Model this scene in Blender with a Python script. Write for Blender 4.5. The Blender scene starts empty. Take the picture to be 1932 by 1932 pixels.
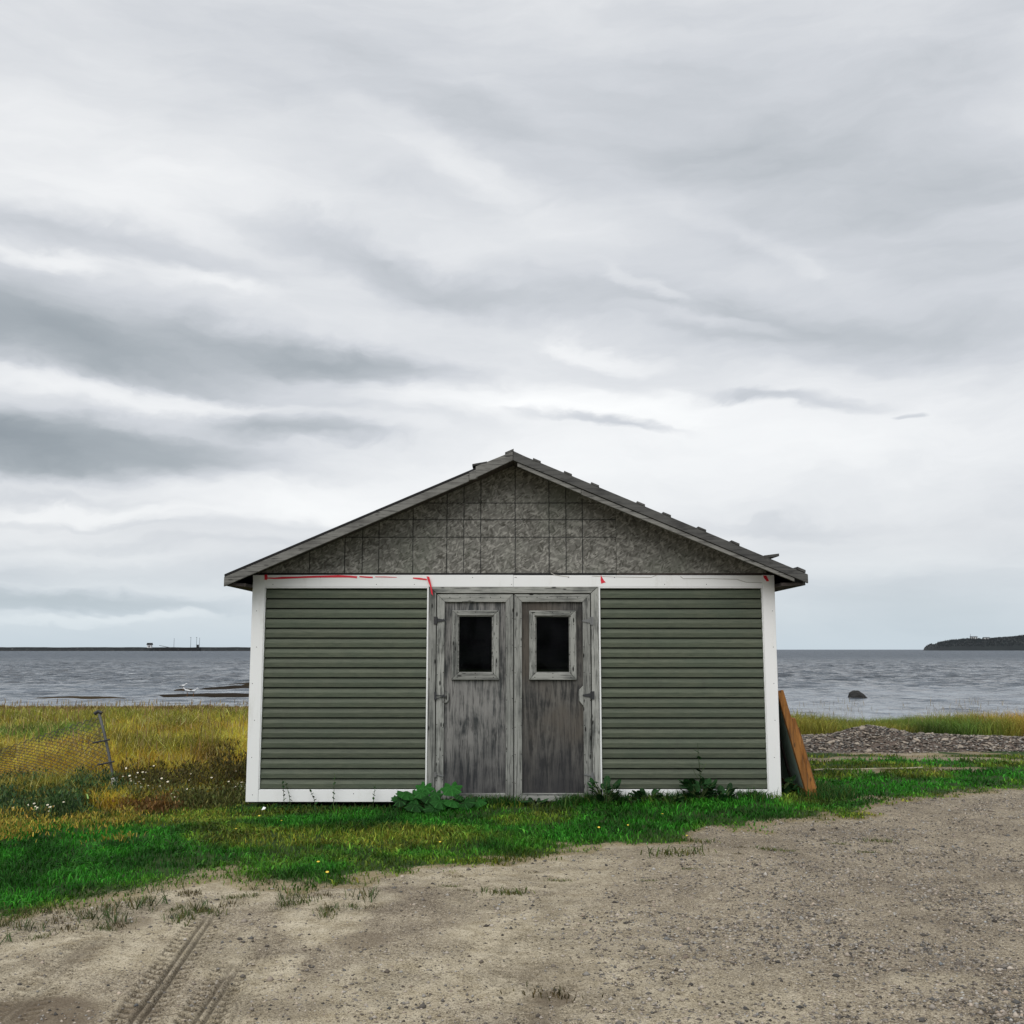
import bpy, math, random
import numpy as np
from mathutils import Vector, Matrix, Euler

scene = bpy.context.scene
col = scene.collection
R = math.radians
rnd = random.Random(7)
rng = np.random.default_rng(11)

# ------------------------------------------------------------------ camera
FPX = 1950.0                      # focal length for a picture 1932 px wide
PITCH = math.atan(259.5 / FPX)
CAMZ = 1.75
cam_d = bpy.data.cameras.new("camera")
cam_o = bpy.data.objects.new("camera", cam_d)
col.objects.link(cam_o)
cam_o.location = (0, 0, CAMZ)
cam_o.rotation_euler = (R(90) + PITCH, 0, 0)
cam_d.sensor_fit = 'HORIZONTAL'
cam_d.angle = 2 * math.atan(966 / FPX)
cam_d.clip_start = 0.1
cam_d.clip_end = 40000
scene.camera = cam_o

scene.view_settings.view_transform = 'Standard'
scene.view_settings.look = 'None'
scene.view_settings.gamma = 1.0
scene.view_settings.exposure = 0.32
scene.view_settings.use_curve_mapping = False

# survey helpers: direction of a photo point, and where it meets a wall plane or the ground
def ray(u, v):
    du = (u - 966) / FPX; dv = (966 - v) / FPX
    c, s = math.cos(PITCH), math.sin(PITCH)
    return du, c - dv * s, s + dv * c
def W(u, v, y):
    a, b, c = ray(u, v); t = y / b
    return a * t, c * t + CAMZ
def G(u, v, z=0.0):
    a, b, c = ray(u, v); t = (z - CAMZ) / c
    return a * t, b * t
def azel(u, v):
    a, b, c = ray(u, v)
    return math.atan2(a, b), math.asin(c / math.sqrt(a * a + b * b + c * c))

# ------------------------------------------------------------------ node helpers
def nd(nt, typ, **kw):
    n = nt.nodes.new(typ)
    for k, v in kw.items():
        if k.startswith('i_'):
            key = k[2:]
            key = int(key) if key.isdigit() else key.replace('_', ' ')
            n.inputs[key].default_value = v
        else:
            setattr(n, k, v)
    return n
def lk(nt, a, b): nt.links.new(a, b)
def math_n(nt, op, a, b=None, c=None, clamp=False):
    n = nt.nodes.new('ShaderNodeMath'); n.operation = op; n.use_clamp = clamp
    for i, x in enumerate((a, b, c)):
        if x is None: continue
        if isinstance(x, (int, float)): n.inputs[i].default_value = x
        else: nt.links.new(x, n.inputs[i])
    return n.outputs[0]
def ramp(nt, fac, stops, interp='LINEAR'):
    n = nt.nodes.new('ShaderNodeValToRGB'); cr = n.color_ramp; cr.interpolation = interp
    while len(cr.elements) < len(stops): cr.elements.new(0.5)
    for e, (p, c) in zip(cr.elements, stops):
        e.position = p
        e.color = (c, c, c, 1) if isinstance(c, (int, float)) else (c[0], c[1], c[2], 1)
    nt.links.new(fac, n.inputs[0])
    return n.outputs[0]
def mixc(nt, fac, a, b, mode='MIX'):
    n = nt.nodes.new('ShaderNodeMix'); n.data_type = 'RGBA'; n.blend_type = mode
    for i, x in ((0, fac), (6, a), (7, b)):
        if isinstance(x, (int, float)): n.inputs[i].default_value = x
        elif isinstance(x, tuple): n.inputs[i].default_value = (x[0], x[1], x[2], 1)
        else: nt.links.new(x, n.inputs[i])
    return n.outputs[2]
def maprange(nt, x, a, b, c=0.0, d=1.0, smooth=True):
    n = nt.nodes.new('ShaderNodeMapRange')
    n.interpolation_type = 'SMOOTHSTEP' if smooth else 'LINEAR'
    nt.links.new(x, n.inputs[0])
    for i, q in enumerate((a, b, c, d)): n.inputs[i + 1].default_value = q
    return n.outputs[0]
def noise(nt, vec, scale, detail=4, rough=0.55, dist=0.0, out=0):
    n = nt.nodes.new('ShaderNodeTexNoise')
    n.inputs['Scale'].default_value = scale; n.inputs['Detail'].default_value = detail
    n.inputs['Roughness'].default_value = rough; n.inputs['Distortion'].default_value = dist
    if vec is not None: nt.links.new(vec, n.inputs['Vector'])
    return n.outputs[out]
def mapping(nt, vec, loc=(0, 0, 0), rot=(0, 0, 0), scale=(1, 1, 1), typ='POINT'):
    n = nt.nodes.new('ShaderNodeMapping'); n.vector_type = typ
    n.inputs[1].default_value = loc; n.inputs[2].default_value = rot; n.inputs[3].default_value = scale
    nt.links.new(vec, n.inputs[0])
    return n.outputs[0]
def new_mat(name):
    m = bpy.data.materials.new(name); m.use_nodes = True
    nt = m.node_tree
    return m, nt, nt.nodes['Principled BSDF']
def obj_coords(nt, rand=True):
    tc = nt.nodes.new('ShaderNodeTexCoord')
    if not rand: return tc.outputs['Object']
    oi = nt.nodes.new('ShaderNodeObjectInfo')
    add = nt.nodes.new('ShaderNodeVectorMath'); add.operation = 'ADD'
    r = math_n(nt, 'MULTIPLY', oi.outputs['Random'], 37.0)
    cmb = nt.nodes.new('ShaderNodeCombineXYZ')
    for i in range(3): nt.links.new(r, cmb.inputs[i])
    nt.links.new(tc.outputs['Object'], add.inputs[0]); nt.links.new(cmb.outputs[0], add.inputs[1])
    return add.outputs[0]
def bump(nt, h, strength, dist=0.01, normal=None):
    b = nt.nodes.new('ShaderNodeBump')
    b.inputs['Strength'].default_value = strength; b.inputs['Distance'].default_value = dist
    nt.links.new(h, b.inputs['Height'])
    if normal is not None: nt.links.new(normal, b.inputs['Normal'])
    return b.outputs[0]

# ------------------------------------------------------------------ world: overcast sky
SUN_EL, SUN_AZ = R(48), R(200)
world = bpy.data.worlds.new("World"); scene.world = world
world.use_nodes = True
wt = world.node_tree
for n in list(wt.nodes): wt.nodes.remove(n)
wo = wt.nodes.new('ShaderNodeOutputWorld'); bg = wt.nodes.new('ShaderNodeBackground')
bg.inputs[1].default_value = 0.1
lk(wt, bg.outputs[0], wo.inputs[0])
sky = wt.nodes.new('ShaderNodeTexSky'); sky.sky_type = 'NISHITA'; sky.sun_disc = False
sky.sun_elevation = SUN_EL; sky.sun_rotation = SUN_AZ
tcw = wt.nodes.new('ShaderNodeTexCoord')
nrm = wt.nodes.new('ShaderNodeVectorMath'); nrm.operation = 'NORMALIZE'
lk(wt, tcw.outputs['Generated'], nrm.inputs[0])
sep = wt.nodes.new('ShaderNodeSeparateXYZ'); lk(wt, nrm.outputs[0], sep.inputs[0])
az = math_n(wt, 'ARCTAN2', sep.outputs[0], sep.outputs[1])
el = math_n(wt, 'ARCSINE', sep.outputs[2])
cmbw = wt.nodes.new('ShaderNodeCombineXYZ'); lk(wt, az, cmbw.inputs[0]); lk(wt, el, cmbw.inputs[1])
P0 = cmbw.outputs[0]
# ragged edges: the coordinates are pushed about by two sizes of noise
def warp(vec, scale, sx, amount):
    m = mapping(wt, vec, scale=(sx, 1, 1))
    nn = noise(wt, m, scale, 5, 0.6, 0.0, out=1)
    s = wt.nodes.new('ShaderNodeVectorMath'); s.operation = 'SUBTRACT'; s.inputs[1].default_value = (0.5, 0.5, 0.5)
    lk(wt, nn, s.inputs[0])
    sc = wt.nodes.new('ShaderNodeVectorMath'); sc.operation = 'MULTIPLY'; sc.inputs[1].default_value = (amount * 2.2, amount, 0)
    lk(wt, s.outputs[0], sc.inputs[0])
    a = wt.nodes.new('ShaderNodeVectorMath'); a.operation = 'ADD'
    lk(wt, vec, a.inputs[0]); lk(wt, sc.outputs[0], a.inputs[1])
    return a.outputs[0]
P1 = warp(P0, 5.0, 0.45, 0.10)
P2 = warp(warp(P1, 17.0, 0.4, 0.040), 60.0, 0.5, 0.010)
# cloud deck texture: long streaks falling to the right
mA = mapping(wt, P1, rot=(0, 0, R(14)), scale=(1.1, 5.0, 1))
nA = noise(wt, mA, 2.0, 7, 0.55, 0.3)
mB = mapping(wt, P2, rot=(0, 0, R(9)), scale=(3.0, 13.0, 1))
nB = noise(wt, mB, 1.7, 6, 0.6, 0.2)
acc = math_n(wt, 'MULTIPLY_ADD', nA, 0.42, 0.395)
acc = math_n(wt, 'MULTIPLY_ADD', math_n(wt, 'SUBTRACT', nB, 0.5), 0.24, acc)
# cloud banks: (u, v, half length px, half height px, tilt deg (down to the right +), amount, hardness)
banks = [
    (180, 648, 900, 140, 6, -0.36, 0.0), (-80, 640, 520, 95, 3, -0.12, 0.1), (660, 690, 540, 60, 8, -0.26, 0.1),
    (180, 858, 600, 74, 1, -0.38, 0.2), (560, 818, 220, 40, 2, -0.34, 0.2), (-60, 850, 320, 55, 2, -0.18, 0.3),
    (1150, 812, 250, 18, 5, -0.34, 0.1), (1480, 752, 210, 24, 9, -0.32, 0.1), (1690, 789, 34, 10, 0, -0.24, 0.1),
    (1320, 590, 760, 66, 9, -0.18, 0.0), (1560, 645, 680, 85, 8, -0.12, 0.0), (1250, 790, 1000, 130, 2, 0.16, 0.0), (480, 955, 620, 60, 0, 0.14, 0.0), (1560, 330, 860, 380, 20, -0.22, 0.0), (900, 120, 700, 160, 10, -0.06, 0.0),
    (820, 210, 520, 90, 22, -0.12, 0.0), (480, 130, 380, 90, 14, -0.09, 0.0), (180, 450, 420, 60, 4, -0.20, 0.1), (700, 500, 520, 60, 12, -0.22, 0.1),
    (150, 300, 700, 150, 8, 0.16, 0.0), (860, 330, 420, 60, 24, 0.10, 0.0), (380, 525, 190, 28, 2, 0.20, 0.0), (60, 485, 200, 24, -2, 0.16, 0.1),
    (300, 768, 620, 34, 3, 0.26, 0.2), (1000, 765, 640, 60, 2, 0.24, 0.1), (1330, 602, 190, 24, 8, 0.20, 0.0), (1150, 655, 160, 30, 16, 0.20, 0.1),
    (1440, 470, 300, 34, 22, 0.10, 0.0), (1230, 545, 160, 20, 22, 0.12, 0.1), (900, 905, 900, 110, 0, 0.20, 0.0), (1700, 850, 640, 130, 4, 0.14, 0.0),
    (300, 965, 600, 30, -1, 0.08, 0.0), (160, 937, 360, 16, 3, -0.15, 0.0), (150, 980, 460, 12, 2, -0.10, 0.0), (300, 1030, 700, 18, 0, -0.08, 0.0), (1400, 975, 300, 22, 2, -0.10, 0.1),
    (160, 1130, 480, 28, 1, -0.34, 0.2), (240, 1080, 520, 30, -1, -0.10, 0.2), (220, 1162, 300, 12, -3, 0.22, 0.2), (1750, 1110, 420, 60, 0, -0.12, 0.1), (1720, 1170, 420, 50, 0, -0.08, 0.1),
]
for (u, v, hw, hh, tilt, amt, hard) in banks:
    a0, e0 = azel(u, v)
    m = mapping(wt, P2, (a0, e0, 0), (0, 0, R(-tilt)), (hw / FPX, hh / FPX, 1), 'TEXTURE')
    ln = wt.nodes.new('ShaderNodeVectorMath'); ln.operation = 'LENGTH'; lk(wt, m, ln.inputs[0])
    f = maprange(wt, ln.outputs['Value'], hard, 1.0, 1.0, 0.0)
    acc = math_n(wt, 'MULTIPLY_ADD', f, amt, acc)
cloud = ramp(wt, acc, [(0.0, (.235, .265, .29)), (0.22, (.325, .355, .38)), (0.5, (.525, .545, .575)), (0.75, (.705, .715, .725)), (1.0, (.85, .855, .85))])
# low down the deck thins to a colder blue-grey
lowf = maprange(wt, el, R(-1), R(6.5), 0.78, 0.0)
cloud = mixc(wt, lowf, cloud, (.43, .52, .585))
cl10 = nd(wt, 'ShaderNodeVectorMath', operation='SCALE'); cl10.inputs['Scale'].default_value = 10.0
lk(wt, cloud, cl10.inputs[0])
skymix = mixc(wt, 0.05, cl10.outputs[0], sky.outputs[0])
lk(wt, skymix, bg.inputs[0])

sun_d = bpy.data.lights.new("sun", 'SUN'); sun_d.energy = 1.5; sun_d.angle = R(50); sun_d.color = (1.0, 0.97, 0.93)
sun_o = bpy.data.objects.new("sun", sun_d); col.objects.link(sun_o)
sd = Vector((math.sin(SUN_AZ) * math.cos(SUN_EL), math.cos(SUN_AZ) * math.cos(SUN_EL), math.sin(SUN_EL)))
sun_o.rotation_euler = (-sd).to_track_quat('-Z', 'Y').to_euler()

# ------------------------------------------------------------------ object helpers
WPOS = {}
def tag(o, label=None, cat=None, group=None, kind=None):
    if label: o['label'] = label
    if cat: o['category'] = cat
    if group: o['group'] = group
    if kind: o['kind'] = kind
    return o
def empty(name, loc):
    o = bpy.data.objects.new(name, None); col.objects.link(o)
    o.location = loc; o.empty_display_size = 0.2
    WPOS[o.name] = Vector(loc)
    return o
def place(o, wloc, parent=None):
    o.location = Vector(wloc)
    if parent is not None:
        o.parent = parent; o.location = Vector(wloc) - WPOS[parent.name]
    WPOS[o.name] = Vector(wloc)
    return o
def mesh_np(name, verts, tris, mats, colr=None, smooth=False):
    me = bpy.data.meshes.new(name)
    n, t = len(verts), len(tris); k = tris.shape[1]
    me.vertices.add(n); me.vertices.foreach_set('co', np.asarray(verts, np.float32).ravel())
    me.loops.add(t * k); me.loops.foreach_set('vertex_index', np.asarray(tris, np.int32).ravel())
    me.polygons.add(t)
    me.polygons.foreach_set('loop_start', np.arange(0, t * k, k, dtype=np.int32))
    me.update(calc_edges=True)
    if smooth: me.polygons.foreach_set('use_smooth', np.ones(t, bool))
    if colr is not None:
        a = me.attributes.new('col', 'FLOAT_COLOR', 'POINT')
        c = np.ones((n, 4), np.float32); c[:, :3] = colr
        a.data.foreach_set('color', c.ravel())
    for m in (mats if isinstance(mats, (list, tuple)) else [mats]): me.materials.append(m)
    me.validate()
    return me
class MB:
    def __init__(s): s.v = []; s.f = []
    def add(s, vs, fs):
        b = len(s.v); s.v += [tuple(p) for p in vs]; s.f += [tuple(i + b for i in f) for f in fs]; return s
    def box(s, x0, x1, y0, y1, z0, z1):
        vs = [(x, y, z) for z in (z0, z1) for y in (y0, y1) for x in (x0, x1)]
        return s.add(vs, [(0, 2, 3, 1), (4, 5, 7, 6), (0, 1, 5, 4), (2, 6, 7, 3), (0, 4, 6, 2), (1, 3, 7, 5)])
    def prism(s, poly, y0, y1):                      # poly of (x, z), counter-clockwise seen from the front
        n = len(poly)
        vs = [(x, y0, z) for x, z in poly] + [(x, y1, z) for x, z in poly]
        fs = [tuple(range(n)), tuple(range(2 * n - 1, n - 1, -1))]
        for i in range(n):
            j = (i + 1) % n; fs.append((i, i + n, j + n, j))
        return s.add(vs, fs)
    def prism_x(s, poly, x0, x1):                    # poly of (y, z) swept along x
        n = len(poly)
        vs = [(x0, y, z) for y, z in poly] + [(x1, y, z) for y, z in poly]
        fs = [tuple(range(n)), tuple(range(2 * n - 1, n - 1, -1))]
        for i in range(n):
            j = (i + 1) % n; fs.append((i, i + n, j + n, j))
        return s.add(vs, fs)
    def tube(s, pts, r, n=6, r1=None):
        pts = [Vector(p) for p in pts]; base = len(s.v); m = len(pts)
        for i, p in enumerate(pts):
            d = (pts[min(i + 1, m - 1)] - pts[max(i - 1, 0)]).normalized()
            a = d.orthogonal().normalized(); b = d.cross(a)
            rr = r if r1 is None else r + (r1 - r) * i / (m - 1)
            for k in range(n):
                t = 2 * math.pi * k / n
                s.v.append(tuple(p + (a * math.cos(t) + b * math.sin(t)) * rr))
        for i in range(m - 1):
            for k in range(n):
                j = (k + 1) % n
                s.f.append((base + i * n + k, base + i * n + j, base + (i + 1) * n + j, base + (i + 1) * n + k))
        s.f.append(tuple(base + k for k in range(n - 1, -1, -1)))
        s.f.append(tuple(base + (m - 1) * n + k for k in range(n)))
        return s
    def mesh(s, name, m, origin, smooth=False):
        me = bpy.data.meshes.new(name)
        o = Vector(origin)
        me.from_pydata([tuple(Vector(p) - o) for p in s.v], [], s.f)
        me.materials.append(m); me.update()
        import bmesh
        bm = bmesh.new(); bm.from_mesh(me); bmesh.ops.recalc_face_normals(bm, faces=bm.faces); bm.to_mesh(me); bm.free()
        if smooth: me.polygons.foreach_set('use_smooth', [True] * len(me.polygons))
        return me
    def build(s, name, m, parent=None, bevel=0.0, smooth=False, origin=None):
        a = np.array(s.v)
        c = Vector((a.min(0) + a.max(0)) / 2) if origin is None else Vector(origin)
        o = bpy.data.objects.new(name, s.mesh(name, m, c, smooth)); col.objects.link(o)
        place(o, c, parent)
        if bevel:
            b = o.modifiers.new('bevel', 'BEVEL'); b.width = bevel; b.segments = 1; b.limit_method = 'ANGLE'; b.angle_limit = R(40)
        return o

# value noise for the land
def vnoise(x, y, seed=0):
    x = np.asarray(x, float); y = np.asarray(y, float)
    xi = np.floor(x).astype(np.int64); yi = np.floor(y).astype(np.int64)
    fx = x - xi; fy = y - yi
    fx = fx * fx * (3 - 2 * fx); fy = fy * fy * (3 - 2 * fy)
    def h(a, b):
        n = (a * 374761393 + b * 668265263 + seed * 1442695041) & 0xffffffff
        n = ((n ^ (n >> 13)) * 1274126177) & 0xffffffff
        return ((n ^ (n >> 16)) & 0xffff) / 65535.0
    return (h(xi, yi) * (1 - fx) + h(xi + 1, yi) * fx) * (1 - fy) + (h(xi, yi + 1) * (1 - fx) + h(xi + 1, yi + 1) * fx) * fy
def fbm(x, y, sc, seed=0, oct=4):
    t = 0; a = 0.5; s = 0
    for i in range(oct):
        t = t + a * vnoise(np.asarray(x) * sc, np.asarray(y) * sc, seed + i * 17); s += a; a *= 0.5; sc *= 2.03
    return t / s
def sstep(a, b, x):
    t = np.clip((np.asarray(x, float) - a) / (b - a), 0, 1); return t * t * (3 - 2 * t)

# ------------------------------------------------------------------ materials
def wood(name, axis, light, dark, knots=0.5, damp=0.0, ply=False, warm=None):
    m, nt, b = new_mat(name)
    P = obj_coords(nt)
    sc = [26, 26, 26]; sc['xyz'.index(axis)] = 1.1
    sc2 = [90, 90, 90]; sc2['xyz'.index(axis)] = 3.0
    if ply:
        sc = [17, 17, 17]; sc['xyz'.index(axis)] = 1.5
    g = noise(nt, mapping(nt, P, scale=tuple(sc)), 1.0, 6, 0.62, 1.3 if ply else 0.5)
    g2 = noise(nt, mapping(nt, P, scale=tuple(sc2)), 1.0, 3, 0.6, 0.4)
    bl = noise(nt, P, 3.2, 4, 0.6)
    f = math_n(nt, 'ADD', math_n(nt, 'MULTIPLY', g, 0.75), math_n(nt, 'MULTIPLY', g2, 0.35))
    f = math_n(nt, 'ADD', f, math_n(nt, 'MULTIPLY', math_n(nt, 'SUBTRACT', bl, 0.5), 0.55))
    lo, hi = (0.45, 0.63) if ply else (0.40, 0.60)
    c = ramp(nt, f, [(lo, dark), (lo * .45 + hi * .55, tuple(x * .6 + y * .4 for x, y in zip(light, dark))), (hi, light)])
    if warm:
        wn = noise(nt, P, 1.6, 3, 0.5)
        c = mixc(nt, maprange(nt, wn, 0.42, 0.66, 0, 0.8), c, warm)
    oiw = nt.nodes.new('ShaderNodeObjectInfo')
    c = mixc(nt, 1.0, c, ramp(nt, oiw.outputs['Random'], [(0, .72), (1, 1.1)]), 'MULTIPLY')
    # dark checks and knots
    vo = nt.nodes.new('ShaderNodeTexVoronoi'); vo.inputs['Scale'].default_value = 1.0
    vs = [30, 30, 30]; vs['xyz'.index(axis)] = 9
    lk(nt, mapping(nt, P, scale=tuple(vs)), vo.inputs['Vector'])
    wn = nt.nodes.new('ShaderNodeTexWhiteNoise'); lk(nt, vo.outputs['Color'], wn.inputs['Vector'])
    spot = math_n(nt, 'MULTIPLY', math_n(nt, 'GREATER_THAN', wn.outputs['Value'], 0.80), maprange(nt, vo.outputs['Distance'], 0.18, 0.34, 1, 0))
    c = mixc(nt, math_n(nt, 'MULTIPLY', spot, knots), c, (.018, .018, .017))
    ck = maprange(nt, g2, 0.56, 0.65, 0, 0.8)
    c = mixc(nt, ck, c, (.03, .03, .03))
    if damp:
        tc = nt.nodes.new('ShaderNodeTexCoord'); sp = nt.nodes.new('ShaderNodeSeparateXYZ'); lk(nt, tc.outputs['Object'], sp.inputs[0])
        zz = math_n(nt, 'ADD', sp.outputs[2], math_n(nt, 'MULTIPLY', math_n(nt, 'SUBTRACT', noise(nt, mapping(nt, P, scale=(5, 5, 1.2)), 1.0, 4), 0.5), 1.1))
        c = mixc(nt, maprange(nt, zz, -1.25, -0.25, damp, 0), c, (.030, .030, .034))
    lk(nt, c, b.inputs['Base Color']); b.inputs['Roughness'].default_value = 0.85
    b.inputs['Specular IOR Level'].default_value = 0.25
    lk(nt, bump(nt, f, 0.35, 0.006), b.inputs['Normal'])
    return m
M = {}
M['wood_v'] = wood('weathered_wood_upright', 'z', (.34, .345, .322), (.095, .10, .094), 1.0)
M['wood_h'] = wood('weathered_wood_level', 'x', (.35, .355, .33), (.105, .11, .104), 1.0)
M['door_ply'] = wood('weathered_plywood', 'z', (.24, .235, .225), (.048, .052, .053), 0.3, 0.75, True)
M['door_ply_warm'] = wood('weathered_plywood_brownish', 'z', (.18, .172, .158), (.048, .048, .047), 0.3, 0.85, True, (.115, .098, .08))
M['rake_wood'] = wood('rake_board_wood', 'x', (.24, .238, .222), (.125, .122, .114), 0.6)
M['rake_dark'] = wood('rake_board_dark_wood', 'x', (.115, .115, .11), (.055, .055, .055), 0.4)
M['soffit'] = wood('soffit_wood', 'y', (.075, .062, .055), (.03, .027, .026), 0.2)
M['orange_wood'] = wood('bare_orange_wood', 'z', (.40, .18, .05), (.17, .066, .018), 0.7)
M['brown_wood'] = wood('brown_plank_wood', 'z', (.27, .13, .05), (.11, .05, .02), 0.5)
M['pale_wood'] = wood('pale_driftwood', 'x', (.55, .50, .36), (.35, .30, .19), 0.2)

def paint(name, c, dirt, rough=0.45, amt=0.5, streak=True):
    m, nt, b = new_mat(name)
    P = obj_coords(nt)
    n1 = noise(nt, mapping(nt, P, scale=(7, 7, 1.5)), 1.0, 5, 0.65)
    n2 = noise(nt, P, 60, 3, 0.6)
    f = maprange(nt, math_n(nt, 'ADD', math_n(nt, 'MULTIPLY', n1, 0.8), math_n(nt, 'MULTIPLY', n2, 0.2)), 0.52, 0.80, 0, amt)
    lk(nt, mixc(nt, f, c, dirt), b.inputs['Base Color']); b.inputs['Roughness'].default_value = rough
    lk(nt, bump(nt, n2, 0.05, 0.003), b.inputs['Normal'])
    return m
M['white'] = paint('white_trim', (.86, .87, .87), (.60, .59, .54), 0.45, 0.5)
M['red'] = paint('red_tape', (.72, .018, .04), (.45, .01, .03), 0.5, 0.5)
M['metal_dark'] = paint('dark_iron', (.028, .030, .033), (.06, .045, .035), 0.55, 0.6)
M['metal_grey'] = paint('galvanised_steel', (.17, .175, .175), (.10, .085, .07), 0.45, 0.6)
M['post_steel'] = paint('dull_post_steel', (.085, .09, .09), (.06, .05, .04), 0.6, 0.6)
M['mesh_wire'] = paint('dull_fence_wire', (.06, .062, .06), (.05, .04, .03), 0.7, 0.5)
M['nail'] = paint('rusty_nail', (.022, .020, .018), (.05, .03, .02), 0.7, 0.6)
M['black'] = paint('black_gap', (.012, .012, .012), (.02, .02, .02), 0.9, 0.2)
M['felt'] = paint('roof_felt', (.045, .045, .047), (.08, .08, .078), 0.95, 0.6)
M['felt_edge'] = paint('roof_felt_edge', (.014, .014, .015), (.03, .03, .03), .95, .4)
M['panel_green'] = paint('faded_green_board', (.33, .44, .39), (.48, .55, .5), 0.7, 0.8)

def siding_mat():
    m, nt, b = new_mat('green_vinyl_siding')
    P = obj_coords(nt)
    n1 = noise(nt, mapping(nt, P, scale=(6, 60, 60)), 1.0, 5, 0.6, 0.6)
    n2 = noise(nt, P, 1.3, 3, 0.5)
    n3 = noise(nt, mapping(nt, P, scale=(220, 220, 220)), 1.0, 2, 0.6)
    c = ramp(nt, n1, [(.3, (.054, .068, .045)), (.7, (.102, .117, .078))])
    c = mixc(nt, maprange(nt, n2, .4, .7, 0, .35), c, (.048, .075, .050))
    c = mixc(nt, maprange(nt, n3, .45, .8, 0, .5), c, (.135, .14, .115))
    oi = nt.nodes.new('ShaderNodeObjectInfo')
    c = mixc(nt, 1.0, c, ramp(nt, oi.outputs['Random'], [(0, .9), (1, 1.1)]), 'MULTIPLY')
    n4 = noise(nt, mapping(nt, P, scale=(5, 5, .8)), 1.0, 4, .6)
    c = mixc(nt, maprange(nt, n4, .55, .75, 0, .4), c, (.06, .065, .05))
    lk(nt, c, b.inputs['Base Color']); b.inputs['Roughness'].default_value = 0.6
    b.inputs['Specular IOR Level'].default_value = 0.35
    lk(nt, bump(nt, n1, 0.12, 0.004), b.inputs['Normal'])
    return m
M['siding'] = siding_mat()

def osb_mat(lines):
    m, nt, b = new_mat('osb_board_lined' if lines else 'osb_board_plain')
    tc = nt.nodes.new('ShaderNodeTexCoord'); P = tc.outputs['Object']
    c = ramp(nt, noise(nt, P, 2.2, 5, 0.6), [(.3, (.125, .122, .108)), (.7, (.215, .21, .19))])
    h = None
    for i, ang in enumerate((15, 62, 105, 148, -30)):
        vo = nt.nodes.new('ShaderNodeTexVoronoi'); vo.inputs['Scale'].default_value = 1.0
        lk(nt, mapping(nt, P, loc=(i * 3.3, 0, i * 1.7), rot=(0, R(ang), 0), scale=(1 / (7 + 3 * i), 1, 1 / (26 + 9 * i)), typ='TEXTURE'), vo.inputs['Vector'])
        wn = nt.nodes.new('ShaderNodeTexWhiteNoise'); lk(nt, vo.outputs['Color'], wn.inputs['Vector'])
        edge = maprange(nt, vo.outputs['Distance'], .30, .62, 1, 0)
        lo = math_n(nt, 'MULTIPLY', maprange(nt, wn.outputs['Value'], .62, 1.0, 0, .5), edge)
        dk = math_n(nt, 'MULTIPLY', maprange(nt, wn.outputs['Value'], .34, .02, 0, .7), edge)
        c = mixc(nt, lo, c, (.44, .43, .39))
        c = mixc(nt, dk, c, (.055, .052, .042))
        h = lo if h is None else math_n(nt, 'ADD', h, lo)
    gn = noise(nt, P, 1.1, 3)
    c = mixc(nt, maprange(nt, gn, .5, .72, 0, .45), c, (.10, .115, .085))
    if lines:
        sp = nt.nodes.new('ShaderNodeSeparateXYZ'); lk(nt, P, sp.inputs[0])
        jit = math_n(nt, 'MULTIPLY', math_n(nt, 'SUBTRACT', noise(nt, P, 18, 2), .5), .012)
        x = math_n(nt, 'ADD', sp.outputs[0], jit); z = math_n(nt, 'ADD', sp.outputs[2], jit)
        mk = None
        for q, src in [(v, x) for v in lines[0]] + [(v, z) for v in lines[1]]:
            d = math_n(nt, 'ABSOLUTE', math_n(nt, 'SUBTRACT', src, q))
            l = maprange(nt, d, .0035, .008, 1, 0)
            mk = l if mk is None else math_n(nt, 'MAXIMUM', mk, l)
        fade = maprange(nt, noise(nt, P, 9, 3), .3, .5, .55, .95)
        c = mixc(nt, math_n(nt, 'MULTIPLY', mk, fade), c, (.012, .013, .013))
    lk(nt, c, b.inputs['Base Color']); b.inputs['Roughness'].default_value = .85
    lk(nt, bump(nt, h, .3, .004), b.inputs['Normal'])
    return m
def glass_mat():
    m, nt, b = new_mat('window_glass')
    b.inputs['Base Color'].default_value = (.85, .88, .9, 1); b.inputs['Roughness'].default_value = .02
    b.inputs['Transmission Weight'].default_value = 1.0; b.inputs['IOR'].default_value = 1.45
    reflection_tint = nt.nodes.new('ShaderNodeBsdfDiffuse'); reflection_tint.inputs[0].default_value = (.16, .155, .19, 1)  # faint bluish colour painted into the pane as the dim ground reflection
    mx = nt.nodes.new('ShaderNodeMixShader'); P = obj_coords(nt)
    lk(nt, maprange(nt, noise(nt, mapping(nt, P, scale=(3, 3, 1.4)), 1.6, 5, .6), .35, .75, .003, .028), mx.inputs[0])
    lk(nt, b.outputs[0], mx.inputs[1]); lk(nt, reflection_tint.outputs[0], mx.inputs[2]); lk(nt, mx.outputs[0], nt.nodes['Material Output'].inputs[0])
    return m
M['glass'] = glass_mat()
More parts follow.
